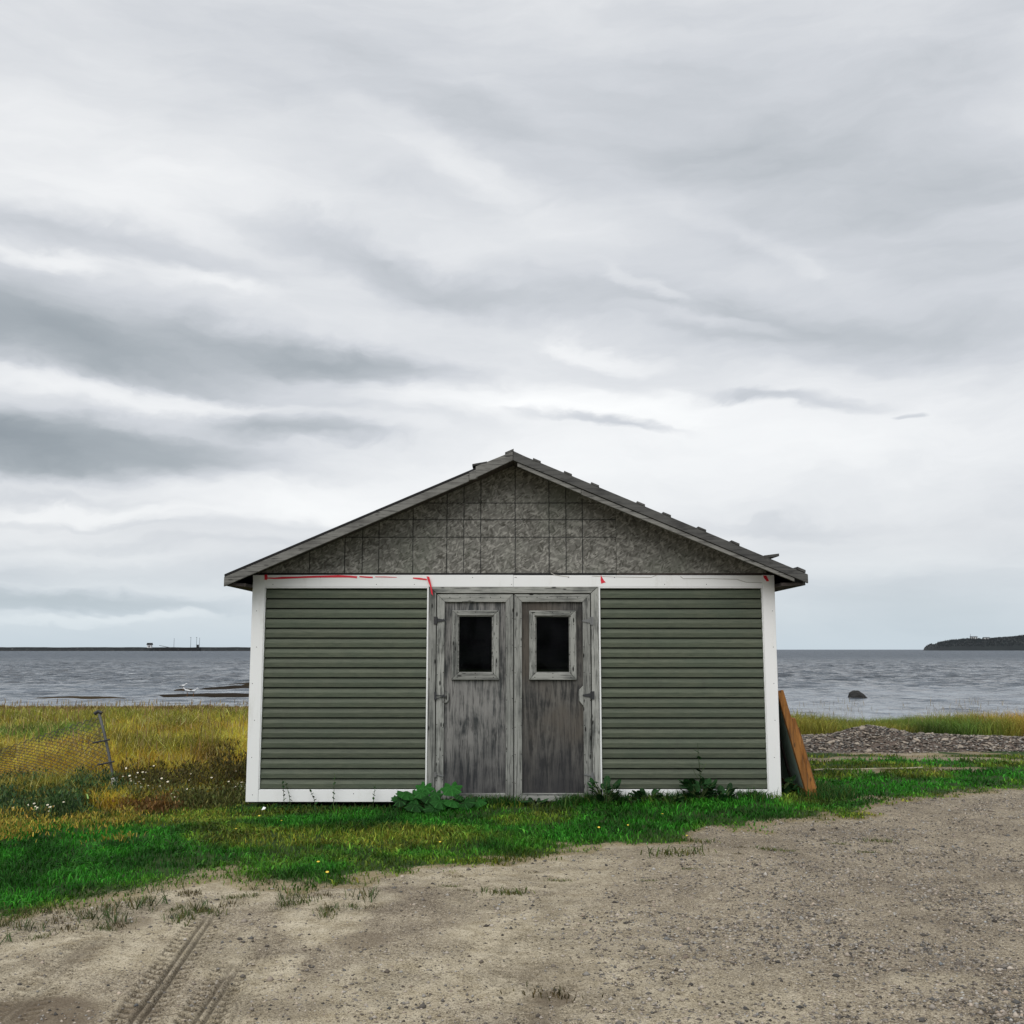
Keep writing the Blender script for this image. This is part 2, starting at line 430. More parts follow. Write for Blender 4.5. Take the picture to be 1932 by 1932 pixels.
def leafy(name, transl=0.35, rough=0.6, attr=True, c=(.05, .12, .03), var=0.35):
    m, nt, b = new_mat(name)
    if attr:
        a = nt.nodes.new('ShaderNodeAttribute'); a.attribute_name = 'col'; cc = a.outputs['Color']
    else:
        P = obj_coords(nt)
        n = noise(nt, P, 22, 4)
        cc = mixc(nt, maprange(nt, n, .35, .65), tuple(x * (1 - var) for x in c), tuple(x * (1 + var) for x in c))
        oi = nt.nodes.new('ShaderNodeObjectInfo')
        cc = mixc(nt, 1.0, cc, ramp(nt, oi.outputs['Random'], [(0, .45), (1, 1.5)]), 'MULTIPLY')
        tco = nt.nodes.new('ShaderNodeTexCoord'); so = nt.nodes.new('ShaderNodeSeparateXYZ'); lk(nt, tco.outputs['Object'], so.inputs[0])
        ang = math_n(nt, 'ARCTAN2', so.outputs[1], so.outputs[0])
        vein = maprange(nt, math_n(nt, 'COSINE', math_n(nt, 'MULTIPLY', ang, 7.0)), .93, 1.0, 0, .6)
        cc = mixc(nt, vein, cc, tuple(min(1, x * 2.6 + .02) for x in c))
    lk(nt, cc, b.inputs['Base Color']); b.inputs['Roughness'].default_value = rough
    b.inputs['Specular IOR Level'].default_value = .25
    tr = nt.nodes.new('ShaderNodeBsdfTranslucent'); lk(nt, cc, tr.inputs[0])
    mx = nt.nodes.new('ShaderNodeMixShader'); mx.inputs[0].default_value = transl
    out = nt.nodes['Material Output']
    lk(nt, b.outputs[0], mx.inputs[1]); lk(nt, tr.outputs[0], mx.inputs[2]); lk(nt, mx.outputs[0], out.inputs[0])
    return m
M['grass'] = leafy('grass_blades')
M['leaf'] = leafy('broad_leaf', .2, .75, False, (.013, .082, .010), .5)
M['leaf_dark'] = leafy('dark_weed_leaf', .2, .8, False, (.014, .055, .013), .5)
M['stem'] = leafy('weed_stem', .1, .7, False, (.06, .09, .03))
def attr_mat(name, rough=.9):
    m, nt, b = new_mat(name)
    a = nt.nodes.new('ShaderNodeAttribute'); a.attribute_name = 'col'
    lk(nt, a.outputs['Color'], b.inputs['Base Color']); b.inputs['Roughness'].default_value = rough
    return m
M['pebble'] = attr_mat('pebble_stone')
M['petal'] = attr_mat('petals', .7)
def stone_mat(name, a, c, scale=9, bstr=.5):
    m, nt, b = new_mat(name)
    P = obj_coords(nt)
    n = noise(nt, P, scale, 6, .65); oi = nt.nodes.new('ShaderNodeObjectInfo')
    f = math_n(nt, 'ADD', math_n(nt, 'MULTIPLY', n, .5), math_n(nt, 'MULTIPLY', oi.outputs['Random'], .5))
    lk(nt, ramp(nt, f, [(.2, a), (.75, c)]), b.inputs['Base Color']); b.inputs['Roughness'].default_value = .9
    lk(nt, bump(nt, n, bstr, .03), b.inputs['Normal'])
    return m
M['stone'] = stone_mat('bank_stone', (.045, .034, .027), (.40, .34, .27), 14)
M['wet_rock'] = stone_mat('wet_dark_rock', (.006, .006, .006), (.028, .028, .027), 4)
M['concrete'] = stone_mat('pale_concrete', (.35, .34, .31), (.55, .53, .49), 20, .2)

# ------------------------------------------------------------------ the land
D = 12.2                                            # distance to the shed front
edge_px = [(-400, 1810), (-150, 1775), (0, 1742), (60, 1722), (130, 1702), (240, 1682), (330, 1660), (420, 1652), (510, 1672), (580, 1680), (650, 1668), (780, 1650), (860, 1634), (960, 1618), (1090, 1604), (1200, 1596), (1290, 1590), (1335, 1570), (1430, 1566), (1560, 1552), (1650, 1538), (1720, 1524), (1770, 1512), (1820, 1502), (1932, 1496), (2200, 1490)]
ed = np.array([G(u, v) for u, v in edge_px])
def edge_y(x):
    return np.interp(x, ed[:, 0], ed[:, 1])
def land(x, y):
    x = np.asarray(x, float); y = np.asarray(y, float)
    rt = sstep(-1, 4, x)
    zl = -0.10 * sstep(14, 24, y) - 0.42 * sstep(24, 40, y) - 0.95 * sstep(39, 52, y)
    zr = -0.06 * sstep(14, 22, y) - 0.35 * sstep(23, 27, y) - 1.1 * sstep(25, 34, y)
    z = zl * (1 - rt) + zr * rt
    z = z + 0.05 * sstep(0.5, 3.5, x) * sstep(9.5, 12, y) * (1 - sstep(15, 18, y))
    z = z - 0.07 * sstep(.2, -1.6, x) * sstep(10.3, 11.8, y) * (1 - sstep(13, 15, y))
    z = z + 0.035 * (fbm(x, y, .55, 3) - .5) * sstep(3, 6, y)
    gm = sstep(-.1, .5, y - edge_y(x))
    z = z + gm * .03 * (fbm(x, y, 2.2, 9) - .4)
    return z
# tyre tracks pressed into the sand
tracks = []
for (a, b, w, k) in (((408, 1712), (228, 1965), .235, 1.25), ((456, 1806), (348, 1965), .22, 1.15), ((236, 1722), (40, 1900), .24, .34), ((520, 1745), (430, 1965), .2, .28), ((1050, 1800), (1035, 1965), .3, .3), ((980, 1720), (960, 1965), .26, .2)):
    tracks.append((np.array(G(*a)), np.array(G(*b)), w, k))
def track_h(x, y):
    h = np.zeros_like(x); mk = np.zeros_like(x)
    for p0, p1, w, kk in tracks:
        d = p1 - p0; L = np.linalg.norm(d); d = d / L
        s = (x - p0[0]) * d[0] + (y - p0[1]) * d[1]
        t = -(x - p0[0]) * d[1] + (y - p0[1]) * d[0]
        s2 = s + .02 * np.sin(s * 3)
        inside = sstep(w / 2 + .015, w / 2 - .012, np.abs(t)) * sstep(-.05, .45, s)
        fade = kk * (.35 + 1.1 * fbm(s * 2.2, t * 2 + 5, 1.0, 31))
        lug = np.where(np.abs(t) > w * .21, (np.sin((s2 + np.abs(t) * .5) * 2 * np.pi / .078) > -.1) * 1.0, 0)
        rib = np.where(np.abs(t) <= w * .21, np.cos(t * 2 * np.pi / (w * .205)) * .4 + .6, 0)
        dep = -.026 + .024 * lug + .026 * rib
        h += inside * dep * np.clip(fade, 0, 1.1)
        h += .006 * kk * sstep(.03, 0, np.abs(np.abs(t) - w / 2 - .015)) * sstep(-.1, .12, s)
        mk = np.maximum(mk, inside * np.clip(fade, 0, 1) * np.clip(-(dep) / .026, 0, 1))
    return h, mk
def lines(segs):
    out = []
    for a, b, n in segs: out += list(np.linspace(a, b, n, endpoint=False))
    out.append(segs[-1][1]); return np.array(out)
gx = lines([(-400, -60, 12), (-60, -20, 24), (-20, -7, 60), (-7, -2.75, 85), (-2.75, -1.1, 165), (-1.1, 1.2, 110), (1.2, 5, 76), (5, 14, 80), (14, 60, 30), (60, 400, 12)])
gy = lines([(-160, -20, 20), (-20, 3, 40), (3, 4.7, 20), (4.7, 7.1, 240), (7.1, 13, 150), (13, 24, 100), (24, 45, 60), (45, 64, 12)])
X, Y = np.meshgrid(gx, gy)
Z = land(X, Y)
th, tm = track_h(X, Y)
micro = (fbm(X, Y, 9, 41) - .5) * .012 * (Y > 4) * (Y < 24)
Zg = Z + th + micro
def grass_mask(x, y):
    e = edge_y(x)
    wob = (fbm(x, y, 1.1, 5) - .5) * 1.5 + (fbm(x, y, 4.5, 6) - .5) * 1.1
    left = sstep(-1.2, -3.6, x) * .45
    g = sstep(-.22 - left, .42 + left * .6, y - e + wob * (.62 + left * .6))
    # bare, trodden patches behind the yard on the right
    bare = sstep(.52, .66, fbm(x * .8, y, 1.0, 21)) * sstep(3.2, 4.4, x) * sstep(11.6, 12.6, y) * (1 - sstep(22, 23, y))
    g = g * (1 - .9 * bare)
    return np.where(y > 1.5, g, sstep(-6, -14, y))
gm = grass_mask(X, Y)
sand = sstep(2.3, -.3, X + (fbm(X, Y, .8, 51) - .5) * 2.2) * sstep(.32, .58, fbm(X, Y, .9, 52))
meadow = sstep(-3.0, -4.0, X + (fbm(X, Y, 1.0, 61) - .5)) * sstep(11.6, 12.6, Y + (fbm(X, Y, .8, 62) - .5) * 1.2) + sstep(21.2, 22.2, Y)
meadow = np.clip(meadow, 0, 1)
shore = sstep(-.62, -.85, Z)
def spot(u, v, ru, rv, w=1.0):                        # a stain or pale patch on the yard, in metres round a photo point
    x0, y0 = G(u, v); x1, _ = G(u + ru, v); _, y1 = G(u, v - rv)
    d = np.sqrt(((X - x0) / (x1 - x0)) ** 2 + ((Y - y0) / (y1 - y0)) ** 2) + (fbm(X, Y, 2.6, 77) - .5) * 1.1
    return w * sstep(1.05, .55, d)
damp = np.maximum.reduce([spot(60, 1925, 170, 45), spot(255, 1908, 60, 22, .7), spot(1045, 1880, 40, 16, .9), spot(1060, 1840, 90, 26, .35), spot(690, 1775, 60, 18, .6), spot(245, 1745, 50, 20, .6), spot(160, 1800, 38, 22, .5), spot(1020, 1900, 30, 40, .5), spot(560, 1900, 120, 40, .3)])
sand = np.maximum(sand, np.maximum.reduce([spot(600, 1740, 110, 40), spot(500, 1850, 70, 55), spot(440, 1790, 60, 50), spot(900, 1860, 120, 30, .9), spot(640, 1700, 120, 25, .9), spot(1380, 1880, 130, 26, .7), spot(1750, 1850, 120, 20, .5)]))
nxv = len(gx)
verts = np.stack([X.ravel(), Y.ravel(), Zg.ravel()], 1)
ii, jj = np.meshgrid(np.arange(nxv - 1), np.arange(len(gy) - 1))
q0 = (jj * nxv + ii).ravel()
quads = np.stack([q0, q0 + 1, q0 + nxv + 1, q0 + nxv], 1)
qm = gm.ravel()[quads].mean(1); qy = verts[quads][:, :, 1].mean(1)
is_drive = (qm < .5) & (qy < 12.6)

def ground_mat():
    m, nt, b = new_mat('ground_soil')
    geo = nt.nodes.new('ShaderNodeNewGeometry'); P = geo.outputs['Position']
    a = nt.nodes.new('ShaderNodeAttribute'); a.attribute_name = 'zone'
    s = nt.nodes.new('ShaderNodeSeparateColor'); lk(nt, a.outputs['Color'], s.inputs[0])
    grass, sandm, trk = s.outputs[0], s.outputs[1], s.outputs[2]
    a2 = nt.nodes.new('ShaderNodeAttribute'); a2.attribute_name = 'zone2'
    s2 = nt.nodes.new('ShaderNodeSeparateColor'); lk(nt, a2.outputs['Color'], s2.inputs[0])
    mead, shr = s2.outputs[0], s2.outputs[1]
    n1 = noise(nt, P, .9, 6, .62); n2 = noise(nt, P, 6, 5, .65); n3 = noise(nt, P, 42, 5, .75); n4 = noise(nt, P, 120, 2, .6)
    # gravel
    gcol = ramp(nt, n2, [(.32, (.15, .122, .085)), (.5, (.28, .238, .172)), (.68, (.43, .38, .295))])
    vo = nt.nodes.new('ShaderNodeTexVoronoi'); vo.inputs['Scale'].default_value = 75; lk(nt, P, vo.inputs['Vector'])
    hs = nt.nodes.new('ShaderNodeSeparateColor'); lk(nt, vo.outputs['Color'], hs.inputs[0])
    peb = ramp(nt, hs.outputs[0], [(.0, (.06, .055, .05)), (.22, (.17, .15, .125)), (.6, (.28, .25, .21)), (.9, (.40, .37, .33)), (1, (.6, .58, .55))])
    gcol = mixc(nt, .5, gcol, peb)
    gcol = mixc(nt, maprange(nt, n1, .42, .66, 0, .75), gcol, (.12, .10, .08))
    # fine pale sand
    scol = ramp(nt, n2, [(.34, (.29, .25, .175)), (.66, (.57, .525, .43))])
    scol = mixc(nt, maprange(nt, n3, .55, .75, 0, .5), scol, (.16, .14, .11))
    scol = mixc(nt, maprange(nt, noise(nt, P, 2.1, 4, .6), .44, .62, 0, .55), scol, (.17, .15, .115))
    sm = math_n(nt, 'MULTIPLY', sandm, maprange(nt, n3, .2, .6, .6, 1))
    dirt = mixc(nt, sm, gcol, scol)
    dirt = mixc(nt, maprange(nt, n3, .53, .64, 0, .8), dirt, (.075, .065, .05))
    dirt = mixc(nt, maprange(nt, n3, .46, .34, 0, .7), dirt, (.52, .47, .385))
    dirt = mixc(nt, maprange(nt, n4, .55, .66, 0, .85), dirt, (.06, .052, .042))
    dirt = mixc(nt, maprange(nt, n4, .44, .33, 0, .75), dirt, (.54, .49, .41))
    dirt = mixc(nt, math_n(nt, 'MULTIPLY', s2.outputs[2], maprange(nt, n2, .3, .6, .5, .9)), dirt, (.13, .105, .08))
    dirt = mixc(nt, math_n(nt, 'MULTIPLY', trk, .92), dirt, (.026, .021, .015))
    dirt = mixc(nt, 1.0, dirt, (1.06, 1.02, .93), 'MULTIPLY')
    # turf soil
    tcol = ramp(nt, n2, [(.3, (.020, .042, .012)), (.7, (.045, .075, .02))])
    mcol = ramp(nt, n2, [(.3, (.06, .05, .016)), (.7, (.14, .10, .028))])
    soil = mixc(nt, mead, tcol, mcol)
    gsh = maprange(nt, math_n(nt, 'ADD', grass, math_n(nt, 'MULTIPLY', math_n(nt, 'SUBTRACT', n3, .5), 1.3)), .42, .85)
    c = mixc(nt, gsh, dirt, soil)
    edge = math_n(nt, 'MULTIPLY', maprange(nt, grass, .02, .3), math_n(nt, 'SUBTRACT', 1.0, gsh))
    c = mixc(nt, math_n(nt, 'MULTIPLY', edge, .55), c, (.22, .17, .075))
    c = mixc(nt, shr, c, (.045, .035, .02))
    lk(nt, c, b.inputs['Base Color']); b.inputs['Roughness'].default_value = .95
    b.inputs['Specular IOR Level'].default_value = .15
    hgt = math_n(nt, 'ADD', math_n(nt, 'MULTIPLY', n3, .6), math_n(nt, 'MULTIPLY', math_n(nt, 'SUBTRACT', 1.0, vo.outputs['Distance']), .5))
    hgt = math_n(nt, 'ADD', hgt, math_n(nt, 'MULTIPLY', n4, .25))
    hgt = math_n(nt, 'MULTIPLY', hgt, 1.0)
    lk(nt, bump(nt, hgt, .75, .015), b.inputs['Normal'])
    return m
M['ground'] = ground_mat()
def land_obj(name, sel):
    q = quads[sel]; used, inv = np.unique(q, return_inverse=True)
    me = mesh_np(name, verts[used], inv.reshape(-1, 4), M['ground'], None, True)
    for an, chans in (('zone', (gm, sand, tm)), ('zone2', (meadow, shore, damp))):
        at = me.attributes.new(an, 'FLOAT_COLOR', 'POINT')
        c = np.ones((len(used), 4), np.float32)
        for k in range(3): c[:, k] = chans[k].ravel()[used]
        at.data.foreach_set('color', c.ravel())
    o = bpy.data.objects.new(name, me); col.objects.link(o); WPOS[name] = Vector((0, 0, 0))
    return o
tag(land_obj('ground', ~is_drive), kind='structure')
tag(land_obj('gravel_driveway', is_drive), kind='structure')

# ------------------------------------------------------------------ sea
SEA = -1.0
def sea_mat():
    m, nt, b = new_mat('sea_water')
    geo = nt.nodes.new('ShaderNodeNewGeometry'); P = geo.outputs['Position']
    sp = nt.nodes.new('ShaderNodeSeparateXYZ'); lk(nt, P, sp.inputs[0])
    n1 = noise(nt, mapping(nt, P, scale=(.9, .8, 1)), 1.0, 5, .65, .4)
    n2 = noise(nt, mapping(nt, P, scale=(.26, .13, 1)), 1.0, 5, .65, .2)
    n3 = noise(nt, mapping(nt, P, scale=(.07, .022, 1)), 1.0, 5, .65)
    c = mixc(nt, maprange(nt, n2, .35, .65), (.065, .082, .102), (.15, .178, .21))
    foam = math_n(nt, 'MULTIPLY', maprange(nt, n3, .64, .68), maprange(nt, n2, .60, .66))
    c = mixc(nt, foam, c, (.7, .72, .74))
    lk(nt, c, b.inputs['Base Color'])
    lk(nt, math_n(nt, 'ADD', maprange(nt, sp.outputs[1], 70, 420, .14, .5), math_n(nt, 'MULTIPLY', foam, .3)), b.inputs['Roughness'])
    lk(nt, maprange(nt, sp.outputs[1], 150, 500, .5, .27), b.inputs['Specular IOR Level'])
    b.inputs['IOR'].default_value = 1.33
    far = maprange(nt, sp.outputs[1], 40, 105, .28, 1.0)
    h = math_n(nt, 'ADD', math_n(nt, 'MULTIPLY', n1, .95), math_n(nt, 'MULTIPLY', n2, 2.6))
    h = math_n(nt, 'ADD', h, math_n(nt, 'MULTIPLY', n3, 9.0))
    bn = nt.nodes.new('ShaderNodeBump'); lk(nt, far, bn.inputs['Strength']); bn.inputs['Distance'].default_value = 1.0
    lk(nt, h, bn.inputs['Height']); lk(nt, bn.outputs[0], b.inputs['Normal'])
    return m
M['sea'] = sea_mat()
ys = [20.0]
while ys[-1] < 420: ys.append(ys[-1] * 1.0042)
while ys[-1] < 30000: ys.append(ys[-1] * 1.25)
ys = np.array(ys); xs = np.linspace(-.62, .62, 460); xs = np.concatenate([[-6, -2.5, -1.2], xs, [1.2, 2.5, 6]])
YY, XX = np.meshgrid(ys, xs, indexing='ij'); XX = XX * (YY + 60)
amp = (.022 + .034 * sstep(60, 95, YY)) * sstep(36, 44, YY) * (1 - sstep(150, 420, YY))
wv = np.zeros_like(XX)
for k in range(16):
    a = rng.normal(0, .45); lam = rng.uniform(.9, 4.0); ph = rng.uniform(0, 6.28)
    wv += (lam / 5) * np.sin((XX * math.sin(a) + YY * math.cos(a)) * 2 * np.pi / lam + ph + 2.5 * fbm(XX, YY, .05, k))
ZZ = SEA + amp * wv * (.4 + 1.2 * fbm(XX * .6, YY, .06, 77))
n_x = len(xs); i2, j2 = np.meshgrid(np.arange(n_x - 1), np.arange(len(ys) - 1)); q = (j2 * n_x + i2).ravel()
sea = bpy.data.objects.new('sea', mesh_np('sea', np.stack([XX.ravel(), YY.ravel(), ZZ.ravel()], 1), np.stack([q, q + 1, q + n_x + 1, q + n_x], 1), M['sea'], None, True))
col.objects.link(sea); tag(sea, kind='structure')

# mud flats showing in the shallows
M['mud'] = stone_mat('wet_mud', (.012, .009, .006), (.05, .034, .014), 3, .4)
M['mud'].node_tree.nodes['Principled BSDF'].inputs['Specular IOR Level'].default_value = 0.05
def mudflat(u0, u1, v, dep, h, seed):
    x0, yy = G(u0, v, SEA); x1, _ = G(u1, v, SEA)
    n = 60; mb = MB(); xs_ = np.linspace(x0, x1, n)
    rows = 6; vs = []
    for r in range(rows):
        f = r / (rows - 1)
        for i, x in enumerate(xs_):
            t = i / (n - 1); w = math.sin(math.pi * t) ** .4
            yy2 = yy + (f - .5) * dep * w * (.6 + .8 * float(fbm(x, seed, .5, seed)))
            z = SEA - .05 + (h + .05) * w * math.sin(math.pi * f) * (.5 + float(fbm(x, f * 3, .9, seed + 3)))
            vs.append((x, yy2, z))
    fs = [(r * n + i, r * n + i + 1, (r + 1) * n + i + 1, (r + 1) * n + i) for r in range(rows - 1) for i in range(n - 1)]
    mb.add(vs, fs)
    return tag(mb.build('mudflat', M['mud'], smooth=True), kind='structure')
mudflat(368, 600, 1299, 6, .20, 3)
mudflat(432, 640, 1293, 9, .30, 5)
mudflat(328, 368, 1303, 2.5, .16, 8)
mudflat(60, 240, 1317, 3, .09, 9)
mudflat(260, 700, 1313, 5, .15, 12)

# ------------------------------------------------------------------ far shore
def far_hill():
    y0 = 3000
    prof = [(1742, 1227), (1744, 1221), (1750, 1218), (1757, 1215), (1763, 1215.5), (1775, 1212.5), (1794, 1209), (1830, 1205), (1857, 1206), (1894, 1202.5), (1932, 1200), (2100, 1196), (2400, 1192), (2800, 1215)]
    us = np.array([p[0] for p in prof]); vs_ = np.array([p[1] for p in prof])
    uu = np.concatenate([np.linspace(1742, 1950, 140), np.linspace(1960, 2800, 60)]); vv = np.interp(uu, us, vs_)
    rows = 10; V = []
    for r in range(rows):
        f = r / (rows - 1)
        for u, v in zip(uu, vv):
            x, zt = W(u, v, y0); zt -= SEA
            k = math.sin(min(1, f * 1.6 + .05) * math.pi / 2) if f < .6 else math.cos((f - .6) / .4 * math.pi / 2)
            k = 0.0 if r == 0 else k
            z = SEA + zt * k + (8 * (float(fbm(x, f * 900, .012, 4)) - .5) if 0 < r < rows - 1 and zt > 15 else 0) * k
            V.append((x * (1 + (f - .55) * .10), y0 * (1 + (f - .55) * .10), z - (3 if r in (0, rows - 1) else 0)))
    n = len(uu)
    F = [(r * n + i, r * n + i + 1, (r + 1) * n + i + 1, (r + 1) * n + i) for r in range(rows - 1) for i in range(n - 1)]
    return np.array(V), F, uu, vv, n, rows
hv, hf, huu, hvv, hn, hrows = far_hill()
def hill_mat():
    m, nt, b = new_mat('headland_ground')
    geo = nt.nodes.new('ShaderNodeNewGeometry'); P = geo.outputs['Position']
    n = noise(nt, P, .02, 5, .6)
    c = ramp(nt, n, [(.35, (.006, .010, .013)), (.6, (.010, .016, .018)), (.74, (.05, .05, .046))])
    lk(nt, c, b.inputs['Base Color']); b.inputs['Roughness'].default_value = .95
    return m
M['hill'] = hill_mat()
mb = MB().add(hv, hf); tag(mb.build('headland', M['hill'], smooth=True), kind='structure')
# conifers covering the headland
tv = []; tt = []; tc_ = []
for k in range(3600):
    i = rnd.randrange(3, hn - 2); r = rnd.randrange(1, 7)
    if huu[i] < 1768 and rnd.random() < .75: continue
    f = rnd.random(); g = rnd.random()
    a, b_, c_, d_ = (hv[r * hn + i], hv[r * hn + i + 1], hv[(r + 1) * hn + i], hv[(r + 1) * hn + i + 1])
    p = (a * (1 - f) + b_ * f) * (1 - g) + (c_ * (1 - f) + d_ * f) * g
    if p[2] < 3: continue
    h = rnd.uniform(3, 6); w = h * .4
    b0 = len(tv)
    for q in range(5):
        an = q * 1.2566 + k
        tv.append((p[0] + w * math.cos(an), p[1] + w * math.sin(an), p[2] - 1))
    tv.append((p[0], p[1], p[2] + h - 1.5))
    for q in range(5): tt.append((b0 + q, b0 + (q + 1) % 5, b0 + 5))
    cc = rnd.uniform(.6, 1.3); tc_ += [(.006 * cc, .011 * cc, .014 * cc)] * 6
me = mesh_np('headland_woods', np.array(tv), np.array(tt), M['pebble'], np.array(tc_))
o = bpy.data.objects.new('headland_woods', me); col.objects.link(o)
tag(o, 'dark conifer woods covering the distant headland', 'woods', kind='stuff')

M['far_white'] = paint('far_white_wall', (.62, .63, .63), (.5, .5, .5), .6, .3)
M['far_roof'] = paint('far_grey_roof', (.10, .11, .12), (.07, .07, .08), .8, .3)
M['far_dark'] = paint('far_window', (.03, .03, .04), (.04, .04, .04), .4, .2)
def house(u, v, y, w, dpt, h, label):
    x, z = W(u, v, y)
    t = empty('house', (x, y, z))
    tag(t, label, 'house')
    MB().box(x - w / 2, x + w / 2, y, y + dpt, z - 6, z + h).build('wall', M['far_white'], t)
    MB().prism_x([(y - 1, z + h + .02), (y + dpt + 1, z + h + .02), (y + dpt / 2, z + h + 2.2)], x - w / 2 - 1, x + w / 2 + 1).build('roof', M['far_roof'], t)
    for k in range(3):
        wx = x - w / 2 + w * (k + .5) / 3
        MB().box(wx - 1, wx + 1, y - .15, y - .02, z + 1, z + h - 1.2).build('window', M['far_dark'], t)
house(1838.5, 1204.4, 3010, 18, 9, 4.0, 'larger white house near the point of the dark headland')
house(1862, 1205.0, 3010, 17, 8, 2.4, 'low white house further inland along the headland ridge')
x, z = W(1831.5, 1206, 3010)
tag(MB().tube([(x, 3010, z - 6), (x, 3010, z + 15)], .55, 6, .4).build('mast', M['far_roof']), 'thin mast standing beside the white house on the headland', 'mast')

def breakwater(name, u0, u1, vt, y, label, cat, dep, seed, box=False):
    x0, zt = W(u0, vt, y); x1, _ = W(u1, vt, y)
    n = 160; vs = []
    for r, (dy, k) in enumerate(((-dep, 0), (-dep * (.9 if box else .45), .55), (-dep * .8 if box else -dep * .2, 1), (dep * .2, 1), (dep, 0))):
        for i in range(n):
            x = x0 + (x1 - x0) * i / (n - 1)
            j = 0 if box else (float(fbm(x, r * 7, .06, seed)) - .5) * 2.2
            vs.append((x, y + dy + j, SEA - 1 + (zt - SEA + 1) * k + (j * .5 if k else 0)))
    fs = [(r * n + i, r * n + i + 1, (r + 1) * n + i + 1, (r + 1) * n + i) for r in range(4) for i in range(n - 1)]
    fs += [tuple(r * n for r in range(5)), tuple(r * n + n - 1 for r in range(4, -1, -1))]
    o = MB().add(vs, fs).build(name, M['break_rock' if not box else 'wharf'])
    return tag(o, label, cat)
def rock_far(name, a, b_, c_):
    m, nt, b = new_mat(name)
    geo = nt.nodes.new('ShaderNodeNewGeometry')
    n = noise(nt, mapping(nt, geo.outputs['Position'], scale=(.12, .12, .3)), 1.0, 4, .7)
    lk(nt, ramp(nt, n, [(.4, a), (.62, b_), (.72, c_)]), b.inputs['Base Color']); b.inputs['Roughness'].default_value = .9
    return m
M['break_rock'] = rock_far('breakwater_rock', (.009, .012, .014), (.018, .022, .024), (.16, .155, .15))
M['wharf'] = rock_far('wharf_timber', (.006, .007, .008), (.011, .012, .013), (.10, .095, .09))
breakwater('breakwater', -260, 640, 1221.2, 2000, 'long low rock breakwater along the horizon left of the shed', 'breakwater', 12, 5)
breakwater('wharf', 295, 378, 1221.6, 1940, 'dark straight wharf in front of the breakwater, under the masts', 'wharf', 8, 6, True)
x, z = W(282, 1221.3, 1985); 
t = empty('hut', (x, 1985, z)); tag(t, 'small white hut with a dark roof on the breakwater', 'hut')
MB().box(x - 4, x + 4, 1983, 1989, z - 1, z + 4.5).build('wall', M['far_white'], t)
MB().prism_x([(1982, z + 4.6), (1990, z + 4.6), (1986, z + 8.4)], x - 5.2, x + 5.2).build('roof', M['wharf'], t)
MB().box(x - 1, x + 1, 1982.7, 1982.9, z, z + 3).build('door', M['far_dark'], t)
x, z = W(311, 1221.5, 1950)
tag(MB().add([(x - 10, 1948, z + 3.2), (x - 10, 1950, z + 3.2), (x + 9, 1950, z - .5), (x + 9, 1948, z - .5), (x - 10, 1948, z + 4), (x - 10, 1950, z + 4), (x + 9, 1950, z + .4), (x + 9, 1948, z + .4)], [(0, 1, 2, 3), (4, 7, 6, 5), (0, 3, 7, 4), (1, 5, 6, 2), (0, 4, 5, 1), (3, 2, 6, 7)]).build('gangway', M['far_roof']), 'tilted gangway lying on the wharf beside the hut', 'gangway')
for u, vt, lamp, lab in ((328, 1204, False, 'lone bare pole on the wharf, nearest the hut'), (359.5, 1203, True, 'tall lamp post on the wharf with a lamp head, left of the paired poles'),
                  (370.5, 1203, True, 'lamp post near the wharf end, left one of the close pair'), (376, 1203, False, 'bare pole at the very end of the wharf')):
    x, zb = W(u, 1221.4, 1938); _, zt = W(u, vt, 1938)
    t = empty('lamp_post' if lamp else 'pole', (x, 1938, zb)); tag(t, lab, 'lamp post' if lamp else 'pole', 'posts standing on the far wharf')
    MB().tube([(x, 1938, zb - 1), (x, 1938, zt)], .42, 6, .3).build('post', M['far_roof'], t)
    if lamp: MB().box(x - .9, x + .9, 1936.8, 1937.5, zt - .1, zt + .7).build('lamp_head', M['far_roof'], t)
x, zb = W(373, 1221.4, 1936)
t = empty('wharf_shelter', (x, 1936, zb)); tag(t, 'small dark shelter at the foot of the paired poles', 'shelter')
MB().box(x - 1.6, x + 1.6, 1935, 1938, zb - .5, zb + 4.5).build('wall', M['wharf'], t)
MB().box(x - 2, x + 2, 1934.6, 1938.4, zb + 4.52, zb + 5).build('roof', M['far_roof'], t)

# dark spruce line on the far side of the road, mirrored in the panes
tv = []; tt = []; tc_ = []
for k in range(900):
    x = rnd.uniform(-110, 110); y = rnd.uniform(-95, -70); h = rnd.uniform(6, 11)
    z0 = 0
    for lvl in range(4):
        zb = z0 + h * (.05 + lvl * .22); w = h * (.26 - lvl * .05); b0 = len(tv)
        for q in range(7):
            an = q * .8976 + k; ww = w * rnd.uniform(.75, 1.15)
            tv.append((x + ww * math.cos(an), y + ww * math.sin(an), zb))
        tv.append((x, y, min(zb + h * .36, h)))
        for q in range(7): tt.append((b0 + q, b0 + (q + 1) % 7, b0 + 7))
        c0 = rnd.uniform(.6, 1.2); tc_ += [(.016 * c0, .03 * c0, .02 * c0)] * 8
o = bpy.data.objects.new('spruce_wood', mesh_np('spruce_wood', np.array(tv), np.array(tt), M['pebble'], np.array(tc_))); col.objects.link(o)
tag(o, 'dark spruce wood across the road facing the shed', 'woods', kind='stuff')

